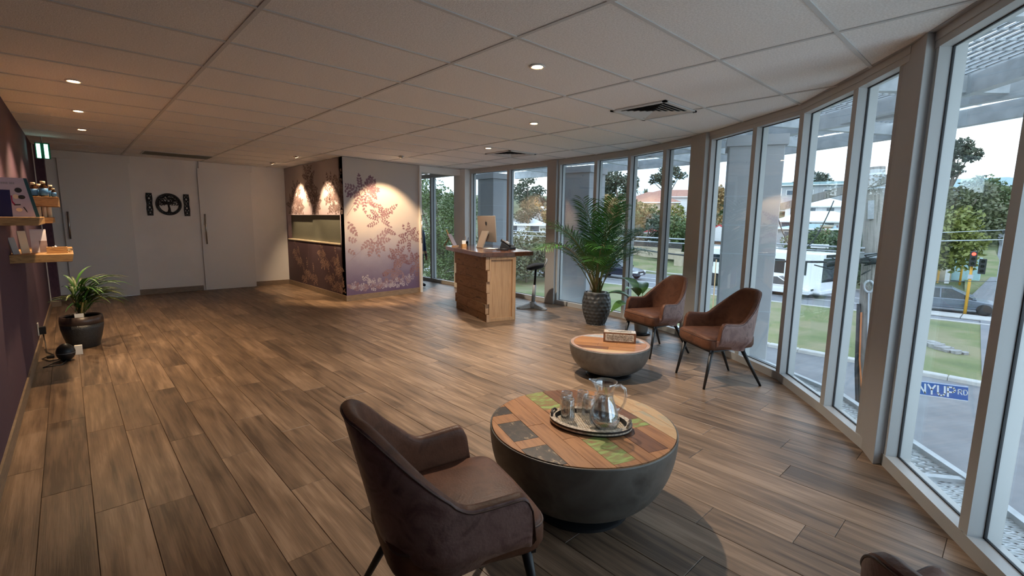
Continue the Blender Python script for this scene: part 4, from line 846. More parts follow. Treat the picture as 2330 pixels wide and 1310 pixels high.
# small succulent by the far window
t = thing('potted_sprig', 'tiny sprig in a dark bottle on the floor by the opening', 'plant', (6.14, 8.02, 0)); MB().lathe([(.05, 0), (.055, .03), (.05, .11), (.025, .14), (.025, .17)], 20).build('bottle', m_tint, t, smooth=True)
for k in range(7): b = MB(); a = k*.9; b.tube([(0, 0, .16), (.05*math.cos(a), .05*math.sin(a), .26+.02*k)], .004, 5); b.add([(.05*math.cos(a)+dx, .05*math.sin(a)+dy, .26+.02*k+dz) for dx, dy, dz in ((-.03, 0, 0), (0, .02, .03), (.04, 0, .05), (0, -.02, .02))], [(0, 1, 2, 3)]); b.build('sprig', m_palm, t)
# diffuser, socket, plug, cord
t = thing('power_outlet', 'white wall socket low on the purple wall', 'socket', (lwx(7.3)+.001, 7.3, .215), 0); MB().box((0, -.045, -.07), (.010, .045, .07)).build('plate', m_paper, t, bevel=.002)
t = thing('power_adapter', 'black plug pack in the wall socket', 'plug', (lwx(7.3)+.012, 7.3, .205)); MB().box((0, -.028, -.05), (.055, .028, .035)).build('plug_body', m_black, t, bevel=.006)
o = MB().tube([(lwx(7.3)+.04, 7.3, .155), (lwx(7.3)+.05, 7.25, .06), (-.27, 7.0, .012), (-.22, 6.85, .008), (-.30, 6.7, .008), (-.24, 6.55, .008), (-.10, 6.6, .008), (-.06, 6.62, .008), (-.2, 6.45, .008), (-.28, 6.3, .008), (-.15, 6.32, .008), (-.10, 6.5, .02)], .005, 6).build('extension_cable', m_black, smooth=True); tag(o, 'thin black cord running from the socket to the round diffuser', 'cord')
t = thing('round_diffuser', 'black ball shaped diffuser on the floor before the dark pot', 'diffuser', (-.115, 6.50, 0)); R_ = .063
MB().lathe([(.035, 0)]+[(R_*1.2*math.cos(a), .088+.088*math.sin(a)) for a in [-1.1+i*.12 for i in range(20)] if math.cos(a) > 0]+[(.02, .176)], 32).build('ball', m_black, t, smooth=True); MB().lathe([(.0765, .083), (.0765, .087)], 32).build('seam_band', m_greyplastic, t)
t = thing('white_box', 'small white plastic device between the ball and the dark pot', 'device', (-.02, 6.72, 0)); MB().box((-.03, -.02, 0), (.035, .02, .10)).build('case', m_paper, t, bevel=.004)
t = thing('cord_switch', 'black inline switch on the cord near the ball', 'switch', (-.235, 6.72, .004)); MB().box((-.03, -.018, 0), (.03, .018, .022)).build('switch_body', m_black, t, bevel=.005)
# ------------------------------------------------------------------ shelves on the purple wall
def shelf(label, x1, y0, y1, z0, z1):
    o = MB().box((lwx(y0)-.01, y0, z0), (x1, y1, z1)); o.v[1] = (x1-.012, y0, z0); o = o.build('wall_shelf', m_shelf, bevel=.004); return tag(o, label, 'shelf', 'oak shelves on the purple wall')
shelf('lowest thick oak shelf, holding booklets and a wooden box', .025, 5.5, 6.7, 1.076, 1.142)
shelf('oak shelf nearest the camera, holding the printed display board', -.135, 4.9, 5.9, 1.388, 1.449)
shelf('highest oak shelf, holding amber bottles with blue labels', -.032, 6.5, 7.3, 1.548, 1.640)
shelf('small oak shelf under the bottles, holding cream candles', -.085, 6.55, 7.25, 1.384, 1.440)
# display board
t = thing('display_board', 'printed display board with navy panel standing on the nearest shelf', 'display', (-.365, 5.05, 1.4495)); q = Matrix.Rotation(math.radians(-7), 4, 'X')
def bx_(name, a, b, mt, par): return MB().box(a, b, M=q).build(name, mt, par)
MB().prism([(.0, 0), (.205, 0), (.160, .285), (.0, .285)], 0, .012, M=q @ Matrix(((1, 0, 0, 0), (0, 0, -1, .012), (0, 1, 0, 0), (0, 0, 0, 1)))).build('panel', m_lilac, t)
MB().prism([(.205, 0), (.225, 0), (.178, .285), (.160, .285)], 0, .012, M=q @ Matrix(((1, 0, 0, 0), (0, 0, -1, .013), (0, 1, 0, 0), (0, 0, 0, 1)))).build('board_edge', m_teal, t)
bx_('navy_panel', (-.0, -.0015, .0), (.085, .0, .195), m_navy, t)
Q2 = q @ Matrix(((1, 0, 0, 0), (0, 0, -1, -.001), (0, 1, 0, 0), (0, 0, 0, 1)))
for nm, cx, cz, rx, rz, mt in (('ink_spot', .128, .195, .019, .018, m_ink), ('ink_spot', .142, .145, .019, .015, m_ink), ('blush_spot', .112, .148, .015, .017, m_cream), ('cream_spot', .122, .052, .017, .013, m_cream)):
    MB().prism([(cx+rx*math.cos(a), cz+rz*math.sin(a)) for a in [2*PI*i/18 for i in range(18)]], 0, .001, M=Q2).build(nm, mt, t)
MB().prism([(.086, .155), (.093, .155), (.093, .115), (.108, .088), (.10, .082), (.088, .105)], 0, .001, M=Q2).build('magenta_stroke', m_mag, t); MB().prism([(.10, .083), (.132, .085), (.132, .093), (.10, .092)], 0, .001, M=Q2).build('ink_stroke', m_ink, t)
MB().prism([(.142, .073), (.150, .073), (.162, .045), (.164, .030), (.158, .038)], 0, .001, M=Q2).build('ink_stroke', m_ink, t)
tx = MB()
for k in range(12): 
    if k != 8: tx.prism([(.012+k*.0085, .238), (.0175+k*.0085, .238), (.0175+k*.0085, .251), (.012+k*.0085, .251)], 0, .0008, M=Q2)
tx.build('blurred_heading', m_greyplastic, t)
t = thing('white_jar', 'white lidded jar behind the display board', 'jar', (-.27, 5.62, 1.4495)); MB().lathe([(.05, 0), (.055, .01), (.055, .235), (.05, .24)], 24).build('jar_body', m_paper, t, smooth=True); MB().lathe([(.058, .235), (.058, .268), (.052, .272)], 24).build('lid', m_cream, t, smooth=True)
def bottle(x, y, h, r, label):
    g = thing('amber_bottle', label, 'bottle', (x, y, 1.6405), 0, 'amber bottles on the highest shelf')
    MB().lathe([(r, 0), (r, h*.62), (r*.45, h*.78), (r*.45, h*.84)], 18).build('bottle_body', m_amber, g, smooth=True); MB().lathe([(r*1.02, h*.08), (r*1.02, h*.55)], 18).build('label_wrap', m_bluelabel, g, smooth=True); MB().lathe([(r*.55, h*.83), (r*.55, h)], 14).build('cap', m_cream, g, smooth=True)
for k, (x, y, h, r, l) in enumerate(((-.265, 6.62, .13, .03, 'amber bottle furthest left, closest to the purple wall'), (-.205, 6.62, .135, .032, 'second amber bottle from the wall'), (-.135, 6.60, .15, .034, 'tallest amber bottle in the middle of the highest shelf'), (-.085, 6.70, .12, .026, 'amber bottle right of the tallest one'), (-.065, 6.58, .085, .020, 'smallest amber bottle at the shelf edge'), (-.17, 6.80, .13, .03, 'amber bottle standing in the second row'))): bottle(x, y, h, r, l)
for k, (x, l) in enumerate(((-.185, 'cream candle nearest the purple wall'), (-.145, 'cream candle in the middle of the three'), (-.11, 'cream candle at the outer edge of the small shelf'))):
    g = thing('candle', l, 'candle', (x, 6.62, 1.4405), 0, 'cream candles on the small shelf'); MB().lathe([(.017, 0), (.018, .10), (.016, .102)], 16).build('wax', m_cream, g, smooth=True); MB().tube([(0, 0, .101), (0, 0, .106)], .002, 5).build('wick', m_ink, g)
def leaflet(name, label, x, y, wd, h, lean, mt, rz=0):
    g = thing(name, label, 'leaflet', (x, y, 1.143), rz, 'leaflets on the lowest shelf'); MB().box((-wd/2, -.003, 0), (wd/2, .003, h), M=Matrix.Rotation(lean, 4, 'X')).build('cover', mt, g); return g
leaflet('booklet', 'grey booklet leaning at the left end of the lowest shelf', -.318, 5.60, .055, .14, -.22, m_greyplastic, .9)
leaflet('booklet', 'white booklet leaning beside the grey one', -.268, 5.72, .055, .19, -.2, m_cream, .5)
g = leaflet('booklet', 'lilac booklet with a mountain picture, standing in the middle', -.185, 5.80, .10, .20, -.12, m_lilac, .1); MB().box((-.0, -.0045, .0), (.05, -.0032, .10), M=Matrix.Rotation(-.12, 4, 'X')).build('printed_picture', m_darkp, g); MB().box((-.05, -.0045, .1), (.05, -.0032, .19), M=Matrix.Rotation(-.12, 4, 'X')).build('printed_sky', m_lilac, g)
t = thing('wooden_crate', 'small pale wooden box with silver pieces inside, on the lowest shelf', 'box', (-.075, 5.66, 1.1425)); b = MB()
for a, c in (((-.065, -.05), (.065, -.042)), ((-.065, .042), (.065, .05)), ((-.065, -.042), (-.057, .042)), ((.057, -.042), (.065, .042))): b.box((*a, 0), (*c, .052))
b.box((-.057, -.042, 0), (.057, .042, .006)); b.build('crate_body', m_shelf, t)
def foil(name, label, x, y, z, r):
    g = thing(name, label, 'ornament', (x, y, z), 0, 'silver ornaments on the lowest shelf'); b = MB()
    for k in range(9):
        c = (U(-r, r)*.6, U(-r, r)*.6, r*.35+U(0, r*.8)); b.lathe([(.0001, -r*.35), (r*.3, -r*.2), (r*.4, 0), (r*.3, r*.2), (.0001, r*.35)], 8, c)
    b.build('silver_pieces', m_chrome, g)
foil('silver_ornament', 'silver ornaments heaped in the wooden box', -.085, 5.66, 1.148, .05); foil('silver_ornament', 'silver ornament cluster right of the wooden box', .0, 5.62, 1.1425, .028)
# ------------------------------------------------------------------ person in the next room
def person(x, y, rz):
    t = thing('person', 'person with grey hair in a navy top standing in the next room', 'person', (x, y, 0), rz)
    J = {'pelvis': (0, 0, .84, .135), 'waist': (0, .0, .98, .115), 'chest': (0, .0, 1.14, .14), 'neck': (0, .0, 1.27, .052), 'head0': (0, .01, 1.33, .062), 'head1': (0, .015, 1.41, .085), 'head2': (0, .005, 1.48, .055)}
    for s, n in ((1, 'l'), (-1, 'r')):
        J.update({n+'sh': (s*.165, 0, 1.20, .06), n+'el': (s*.205, .01, .95, .042), n+'wr': (s*.20, .06, .75, .030), n+'ha': (s*.195, .08, .67, .026), n+'hip': (s*.085, 0, .80, .09), n+'kn': (s*.095, .01, .44, .058), n+'an': (s*.10, -.02, .08, .038), n+'to': (s*.105, .12, .035, .035)})
    E_ = [('pelvis', 'waist'), ('waist', 'chest'), ('chest', 'neck'), ('neck', 'head0'), ('head0', 'head1'), ('head1', 'head2')]
    for n in 'lr': E_ += [('chest', n+'sh'), (n+'sh', n+'el'), (n+'el', n+'wr'), (n+'wr', n+'ha'), ('pelvis', n+'hip'), (n+'hip', n+'kn'), (n+'kn', n+'an'), (n+'an', n+'to')]
    keys = list(J); me = bpy.data.meshes.new('body'); me.from_pydata([J[k][:3] for k in keys], [(keys.index(a), keys.index(b)) for a, b in E_], [])
    o = bpy.data.objects.new('body', me); C.objects.link(o); o.parent = t
    md = o.modifiers.new('skin', 'SKIN'); md.use_smooth_shade = True
    for i, k in enumerate(keys): me.skin_vertices[0].data[i].radius = (J[k][3],)*2
    me.skin_vertices[0].data[0].use_root = True
    s_ = o.modifiers.new('sub', 'SUBSURF'); s_.levels = 2; s_.render_levels = 2
    m = bpy.data.materials.new('clothed_body'); m.use_nodes = True; nt = m.node_tree; N = nt.nodes; L = nt.links; b = N['Principled BSDF']; b.inputs['Roughness'].default_value = .8
    tc = N.new('ShaderNodeTexCoord'); sp = N.new('ShaderNodeSeparateXYZ'); L.new(tc.outputs['Object'], sp.inputs[0]); r = N.new('ShaderNodeValToRGB'); r.color_ramp.interpolation = 'CONSTANT'; e = r.color_ramp.elements
    mr = N.new('ShaderNodeMapRange'); mr.inputs[2].default_value = 1.6; L.new(sp.outputs[2], mr.inputs[0]); L.new(mr.outputs[0], r.inputs[0])
    e[0].position = 0; e[0].color = (.015, .015, .02, 1); e[1].position = .06; e[1].color = (.03, .04, .07, 1)
    for p_, c_ in ((.455, (.42, .26, .19, 1)), (.49, (.022, .045, .10, 1)), (.795, (.42, .26, .19, 1))): k = e.new(p_); k.color = c_
    L.new(r.outputs[0], b.inputs['Base Color']); me.materials.append(m)
    mh = mk('grey_hair', (.28, .27, .26), (.40, .39, .38), scale=30, st=(1, 1, .2), rough=.7)
    hp = MB(); rings = []
    for i in range(9):
        f = i/8; z = 1.345+.165*f; rr = .098*math.sin(PI*(.30+.68*f))**.6 if i < 8 else .01; rings.append([(math.cos(a)*rr, -.012+math.sin(a)*rr*(1.05 if math.sin(a) < 0 else (.78 if z < 1.45 else .95)), z) for a in [2*PI*k/20 for k in range(20)]])
    loft(hp, rings).build('hair', mh, t, smooth=True)
    fm = mk('skin_tone', (.42, .26, .19), rough=.6)
    for s in (-1, 1):
        MB().lathe([(.0001, -.012), (.011, -.006), (.012, .004), (.0001, .012)], 10, c=(s*.032, .088, 1.415)).build('eye', m_ink, t); MB().lathe([(.0001, -.028), (.016, -.01), (.018, .01), (.0001, .026)], 10, c=(s*.088, .0, 1.405), sx=.5).build('ear', fm, t)
        for k, (dx, l) in enumerate(((-.018, .060), (-.006, .072), (.006, .068), (.018, .052))): MB().tube([(s*.195, .075+dx, .675), (s*.195, .085+dx, .63), (s*.188, .09+dx, .675-l-.02)], [.009, .0085, .007], 6).build('finger', fm, t, smooth=True)
        MB().tube([(s*.19, .095, .70), (s*.185, .118, .668), (s*.183, .122, .645)], [.010, .009, .007], 6).build('thumb', fm, t, smooth=True)
    MB().tube([(0, .092, 1.415), (0, .112, 1.385), (0, .095, 1.378)], [.008, .013, .010], 8).build('nose', fm, t, smooth=True); MB().tube([(-.022, .088, 1.355), (0, .096, 1.354), (.022, .088, 1.355)], [.004, .007, .004], 6).build('mouth', m_mag, t)
    return t
person(5.53, 8.93, math.radians(200))
# ------------------------------------------------------------------ outside: ground, road, verge
G0 = -3.5
def gz(x, y):
    d = math.hypot(x, y); return G0+.13*max(0, d-50)-.0002*max(0, d-50)**2
def strip(name, pts_l, pts_r, dz, mt, th=.04):
    mb = MB(); n = len(pts_l); vs = []
    for (a, b) in zip(pts_l, pts_r): vs += [(a[0], a[1], gz(*a)+dz), (b[0], b[1], gz(*b)+dz), (b[0], b[1], gz(*b)+dz-th), (a[0], a[1], gz(*a)+dz-th)]
    fs = [(4*i+k, 4*i+(k+1) % 4, 4*i+4+(k+1) % 4, 4*i+4+k) for i in range(n-1) for k in range(4)]+[(3, 2, 1, 0), tuple(4*(n-1)+k for k in range(4))]
    mb.add(vs, fs); return struct(mb.build(name, mt))
hill = MB(); xs = [4, 20, 34, 44, 52, 62, 75, 90, 110, 135, 165, 200, 240]; ys = [-60, -40, -25, -12, 0, 12, 25, 40, 60, 85, 115, 150, 190]
hill.add([(x, y, gz(x, y)-.06) for x in xs for y in ys], [(i*len(ys)+j, (i+1)*len(ys)+j, (i+1)*len(ys)+j+1, i*len(ys)+j+1) for i in range(len(xs)-1) for j in range(len(ys)-1)])
struct(hill.build('ground', m_hill, smooth=True))
Ys = list(range(-30, 71, 5))
def xl(x0, k=-.10): return [(x0+k*(y-10), y) for y in Ys]
strip('side_street', [(6.8, y) for y in Ys], [(20.75, y) for y in Ys], -.02, m_asph)
strip('lawn_verge', [(21.0, y) for y in Ys], xl(33.2), 0.02, m_grass, .1)
strip('main_road', xl(33.2), xl(44.5), 0.0, m_road)
strip('far_verge', xl(44.7), xl(49.6), .03, m_grass, .1)
strip('lawn_by_building', [(7.5, 14), (7.5, 40), (7.5, 60)], [(21.2, 14), (21.2, 40), (21.2, 60)], .05, m_grass, .1)
kerb = group_empty('kerb')
for i in range(34):
    y = -12+i*1.1
    MB().cbox((20.72, y+.006, G0-.05), (21.02, y+1.094, G0+.12), .03).build('kerb_stone', m_kerb, kerb)
strip('kerb_main_near', xl(33.05), xl(33.3), .06, m_kerb, .12); strip('kerb_main_far', xl(44.5), xl(44.8), .08, m_kerb, .12)
for x0 in (36.6, 39.4): strip('road_line', xl(x0), xl(x0+.12), .012, m_signwhite, .01)
strip('driveway_patch', [(22, -6), (28, -6), (36.3, -6)], [(22.0, .45), (28, .75), (36.3, 1.15)], .05, m_road)
strip('driveway_far', [(44.4, 19.6), (48, 20.5), (54, 22)], [(44.4, 23.4), (48, 24.0), (54, 24.6)], .06, m_kerb)
strip('driveway_left', [(21.3, 40), (30, 37)], [(21.3, 46), (30, 43)], .07, m_kerb)
path = group_empty('footpath')
for i in range(9):
    y = -3.5+i*1.35
    if y < 4.5: MB().cbox((35.4, y+.02, G0+.02), (36.9, y+1.33, G0+.09), .02).build('paving_slab', m_kerb, path)
strip('hill_road', [(45, -5), (58, -4.2), (75, -2.5), (95, 0), (125, 1)], [(45, 2.2), (58, 1.4), (75, 1.8), (95, 3.0), (125, 3.6)], .06, m_road)
strip('traffic_island', [(49, .9), (60, 1.0), (70, 1.9)], [(49, 2.6), (60, 3.4), (70, 2.6)], .12, m_grass)
# broken concrete on the verge
for k in range(26):
    f = k/25; x, y = 26.35-.75*f+U(-.35, .35), 2.45-1.15*f+U(-.3, .3); s = U(.07, .24) if k % 4 else U(.25, .42)
    b = MB(); n = 6; pol = [(s*U(.6, 1)*math.cos(2*PI*i/n), s*U(.5, .9)*math.sin(2*PI*i/n)) for i in range(n)]
    b.prism(pol, 0, s*U(.25, .5), M=Matrix.Rotation(U(-.3, .3), 4, 'X')); o = b.build('concrete_rubble', m_stone); o.location = (x, y, G0+.02); tag(o, 'piece of broken pale concrete lying on the grass verge', 'rubble', 'broken concrete on the verge')
# ------------------------------------------------------------------ sunshade over the windows, ledge below, outer columns
OFF = [Vector((*p, 0)) for p in (WIN[0], WIN[2], WIN[4], WIN[6], WIN[7], WIN[8], WIN[10], WIN[12], WIN[14], WIN[16], WIN[17], WIN[18])]
def outn(i):
    a = OFF[max(0, i-1)]; b = OFF[min(len(OFF)-1, i+1)]; t = (b-a).normalized(); return Vector((-t.y, t.x, 0))
def offp(i, d): return OFF[i]+outn(i)*d
def beam(mb, a, b, wd, z0, z1):
    t = (b-a).normalized(); n = Vector((-t.y, t.x, 0))*wd/2; mb.prism([(a.x-n.x, a.y-n.y), (a.x+n.x, a.y+n.y), (b.x+n.x, b.y+n.y), (b.x-n.x, b.y-n.y)], z0, z1)
aw = thing('window_sunshade', 'galvanised steel sunshade of beams and mesh above the curved windows', 'awning', (6, 3, 2.6))
org = Vector((6, 3, 2.6))
def apart(mb, nm, mt): o = mb.build(nm, mt, aw); o.location = -org; return o
for i in range(len(OFF)-1):
    for d, wd, z0, z1, nm in ((.22, .08, 2.60, 2.74, 'wall_beam'), (1.45, .09, 2.62, 2.78, 'middle_beam'), (2.75, .10, 2.60, 2.78, 'edge_beam')):
        b = MB(); beam(b, offp(i, d), offp(i+1, d), wd, z0, z1); apart(b, nm, m_galv)
    m = MB(); nb = 34
    for k in range(1, nb):
        d = .25+2.45*k/nb; p, q = offp(i, d), offp(i+1, d); t = (q-p).normalized(); n = Vector((-t.y, t.x, 0))*.008
        m.add([(p.x-n.x, p.y-n.y, 2.80), (q.x-n.x, q.y-n.y, 2.80), (q.x+n.x, q.y+n.y, 2.815), (p.x+n.x, p.y+n.y, 2.815)], [(0, 1, 2, 3)])
        m.add([(p.x, p.y, 2.785), (q.x, q.y, 2.785), (q.x, q.y, 2.815), (p.x, p.y, 2.815)], [(0, 1, 2, 3)])
    nc = max(3, int((OFF[i+1]-OFF[i]).length/.16))
    for k in range(nc+1):
        f = k/nc; p = offp(i, .25).lerp(offp(i+1, .25), f); q = offp(i, 2.7).lerp(offp(i+1, 2.7), f); beam(m, p, q, .012, 2.785, 2.80)
    o = apart(m, 'mesh_panel', m_galv); o['kind'] = 'stuff'
for i in range(1, len(OFF)): b = MB(); beam(b, offp(i, .1), offp(i, 2.75), .08, 2.64, 2.78); apart(b, 'radial_beam', m_galv)
for (p, q) in (((7.9, 3.6), (3.9, .35-1.2)),):
    b = MB(); beam(b, Vector((7.05, 2.75, 0)), Vector((4.3, -.35, 0)).lerp(Vector((7.05, -.6, 0)), .6), .09, 2.60, 2.76); apart(b, 'cross_beam', m_galv)
lg = thing('window_ledge', 'galvanised mesh ledge just below the curved windows outside', 'ledge', (6, 3, -.2)); org2 = Vector((6, 3, -.2))
for i in range(2, len(OFF)-1):
    p, q, p2, q2 = offp(i, .16), offp(i+1, .16), offp(i, .62), offp(i+1, .62)
    b = MB(); beam(b, p2, q2, .05, -.28, -.12); o = b.build('ledge_edge', m_galv, lg); o.location = -org2
    m = MB(); n = 22
    for k in range(n+4):
        for s in (0, 1):
            f0, f1 = (k-3)/n, k/n
            if s: f0, f1 = f1, f0
            f0c, f1c = min(1, max(0, f0)), min(1, max(0, f1))
            if abs(f0c-f1c) < 1e-3: continue
            beam(m, p.lerp(q, f0c), p2.lerp(q2, f1c), .010, -.17, -.155)
    o = m.build('ledge_mesh', m_galv, lg); o.location = -org2; o['kind'] = 'stuff'
    b = MB(); beam(b, p, p2, .05, -.26, -.13); o = b.build('ledge_bracket', m_galv, lg); o.location = -org2
struct(MB().prism([(p.x, p.y) for p in [offp(i, .13) for i in range(2, len(OFF))]]+[(p.x, p.y) for p in [offp(i, -.02) for i in range(len(OFF)-1, 1, -1)]], -3.6, -.02).build('wall_outside_below', m_render))
struct(MB().prism([(p.x, p.y) for p in [offp(i, .13) for i in range(0, len(OFF))]]+[(p.x, p.y) for p in [offp(i, -.02) for i in range(len(OFF)-1, -1, -1)]], CZ+.001, 3.6).build('wall_outside_above', m_render))
def ocol(x, y, s, ang, label):
    t = thing('outer_column', label, 'column', (x, y, G0), ang, 'grey columns outside the windows'); h = 2.52-G0
    MB().box((-s/2, -s/2, 0), (s/2, s/2, h-.12)).build('shaft', m_render, t, bevel=.01); MB().box((-s/2-.03, -s/2-.03, h-.12), (s/2+.03, s/2+.03, h)).build('capital', m_render, t)
    for z in (4.6, 4.95, 5.3, 3.9): MB().box((-s/2-.002, -s/2-.002, z), (s/2+.002, s/2+.002, z+.012)).build('joint_line', m_cablegrey, t)
ocol(6.38, 2.42, .60, math.radians(25), 'square grey column outside, behind the two window chairs')
ocol(7.55, 6.05, .62, math.radians(8), 'square grey column outside, behind the areca palm')
ocol(7.30, 8.45, .55, 0, 'square grey column outside, behind the desk computer')
# ------------------------------------------------------------------ power pole, cables, street sign
t = thing('power_pole', 'tall weathered timber power pole close outside the windows', 'pole', (10.39, 1.50, G0)); t.rotation_euler = (-.0716, .012, 0); t.scale = (.7, .7, 1)
MB().tube([(0, 0, 0), (.02, 0, 1.5), (0, 0, 3.4), (0, -.03, 6.0)], [.26, .25, .225, .20], 20).build('pole_shaft', m_pole, t, smooth=True)
b = MB(); b.box((-.06, -.62, -.07), (.06, 2.6, .07), M=Matrix.Translation((-.24, 0, 5.72)) @ Matrix.Rotation(-.10, 4, 'X') @ Matrix.Rotation(math.radians(-24), 4, 'Z')); b.build('cross_arm', m_pole, t)
for z in (5.86, 5.62): MB().lathe([(.215, 0), (.215, .03)], 20, c=(0, -.02, z)).build('steel_band', m_galv, t)
MB().box((-.26, -.06, 5.1), (-.20, .06, 5.42)).build('bracket_plate', m_galv, t); MB().lathe([(.235, 0), (.235, .09)], 20, c=(0, 0, 4.42)).build('steel_band', m_galv, t)
MB().tube([(-.24, -.02, 3.9+.10*math.cos(a)) if False else (-.26, -.02+.10*math.sin(a), 3.92+.10*math.cos(a)) for a in [2*PI*i/16 for i in range(17)]], .022, 6).build('eye_ring', m_galv, t, smooth=True)
MB().tube([(-.26, -.02, 3.82), (-.28, -.04, 2.3), (-.28, -.06, 1.75)], .018, 6).build('guy_wire', m_cablegrey, t, smooth=True)
MB().box((-.33, -.14, 1.35), (-.26, .0, 1.72)).build('guy_cover', m_blueplastic, t, bevel=.02)
MB().tube([(-.22, .13, 3.45), (-.24, .13, 2.6), (-.27, .04, 1.9), (-.27, -.06, 1.3), (-.27, -.12, .3)], .020, 8).build('conduit', m_orange, t, smooth=True)
MB().tube([(-.16, .20, 3.6), (-.18, .2, 2.4), (-.25, .12, 1.4), (-.27, -.1, .6), (-.26, -.16, 0)], .045, 8).build('cable_guard', m_cable, t, smooth=True)
MB().box((-.1, -.36, 2.75), (.05, -.22, 3.1)).build('service_box', m_cablegrey, t, bevel=.02)
MB().tube([(-.24, .9, 4.3), (-.26, .3, 4.38), (-.26, -.3, 4.35), (-.24, -1.0, 4.5)], .05, 8).build('cable_splice', m_cable, t, smooth=True)
b = MB()
for k in range(16):
    y0 = U(-.9, .9); z0 = 4.25+U(-.12, .25); b.tube([(-.3, y0, z0), (-.34, y0+U(-.3, .3), z0+U(-.12, .12)), (-.28, y0+U(-.6, .6), z0+U(-.1, .15))], .012, 5)
b.build('loose_wires', m_cable, t, smooth=True)
def wire(label, a, b_, sag, r, mt, group='overhead cables'):
    r *= .6
    a, b_ = Vector(a), Vector(b_); o = MB().tube([a.lerp(b_, i/24)-Vector((0, 0, sag*4*(i/24)*(1-i/24))) for i in range(25)], r, 6).build('overhead_cable', mt, smooth=True); tag(o, label, 'cable', group)
wire('silver overhead cable running left from the pole, upper of the pair', (10.3, 1.9, 1.08), (26, 42, .80), .0, .028, m_cablegrey)
wire('silver overhead cable running left from the pole, lower of the pair', (10.3, 1.9, 1.0), (26, 42, .42), .0, .022, m_cablegrey)
wire('dark thick bundled cable looping at the pole behind the fourth tall pane', (10.2, 1.8, .85), (13.5, 9.5, .75), .18, .035, m_cable)
wire('thin pale cable crossing right of the pole, upper', (10.4, 1.3, 1.35), (60, -9, 3.2), .3, .010, m_cablegrey)
wire('pale cable crossing right of the pole, middle', (10.4, 1.3, 1.22), (60, -9, 2.2), .3, .016, m_cablegrey)
wire('thin dark cable crossing right of the pole, lowest', (10.4, 1.3, .55), (60, -9, -1.6), .2, .010, m_cable)
wire('black cable hanging in a loop under the pole cross arm', (9.62, 3.25, 2.0), (9.9, 2.35, 1.9), .95, .016, m_cable)
t = thing('street_sign', 'blue street name sign with white letters on a post outside', 'sign', (7.49, .44, G0)); MB().tube([(0.0, .30, 0), (0.0, .30, 3.30)], .03, 12).build('post', m_galv, t)
bl = MB().box((-.012, -.20, 2.965), (.012, .32, 3.135)).build('blade', m_signblue, t); bl.rotation_euler = (math.radians(-5.5), 0, 0); bl.location = (-.045, 0, .0)
bl.location = (-.045, -3.06*math.sin(math.radians(5.5)), 3.06*(1-math.cos(math.radians(5.5))))
bd = MB(); bd.box((-.0135, -.20, 3.128), (-.0118, .32, 3.135)); bd.box((-.0135, -.20, 2.965), (-.0118, .32, 2.972)); bd.build('white_border', m_signwhite, bl)
LET = {'N': [((0, 0), (0, 1)), ((0, 1), (.6, 0)), ((.6, 0), (.6, 1))], 'Y': [((0, 1), (.32, .5)), ((.64, 1), (.32, .5)), ((.32, .5), (.32, 0))], 'U': [((0, 1), (0, .22)), ((0, .22), (.15, 0)), ((.15, 0), (.45, 0)), ((.45, 0), (.6, .22)), ((.6, .22), (.6, 1))], 'P': [((0, 0), (0, 1)), ((0, 1), (.42, 1)), ((.42, 1), (.58, .86)), ((.58, .86), (.58, .62)), ((.58, .62), (.42, .48)), ((.42, .48), (0, .48))], 'R': [((0, 0), (0, 1)), ((0, 1), (.42, 1)), ((.42, 1), (.56, .86)), ((.56, .86), (.56, .64)), ((.56, .64), (.42, .5)), ((.42, .5), (0, .5)), ((.3, .5), (.6, 0))], 'D': [((0, 0), (0, 1)), ((0, 1), (.35, 1)), ((.35, 1), (.58, .75)), ((.58, .75), (.58, .25)), ((.58, .25), (.35, 0)), ((.35, 0), (0, 0))]}
def word(txt, y0, z0, h, adv):
    b = MB(); y = y0
    for ch_ in txt:
        for (a, c) in LET[ch_]:
            p, q = Vector((y-a[0]*h*.9, z0+a[1]*h)), Vector((y-c[0]*h*.9, z0+c[1]*h)); d_ = (q-p).normalized(); n = Vector((-d_.y, d_.x))*h*.075; p -= d_*h*.05; q += d_*h*.05
            b.prism([(p.x-n.x, p.y-n.y), (q.x-n.x, q.y-n.y), (q.x+n.x, q.y+n.y), (p.x+n.x, p.y+n.y)], 0, .0016, M=Matrix(((0, 0, -1, -.0119), (1, 0, 0, 0), (0, 1, 0, 0), (0, 0, 0, 1))))
        y -= adv
    return b
word('NYUP', .235, 2.992, .112, .088).build('sign_lettering', m_signwhite, bl); word('RD', -.118, 3.034, .058, .046).build('sign_lettering', m_signwhite, bl)
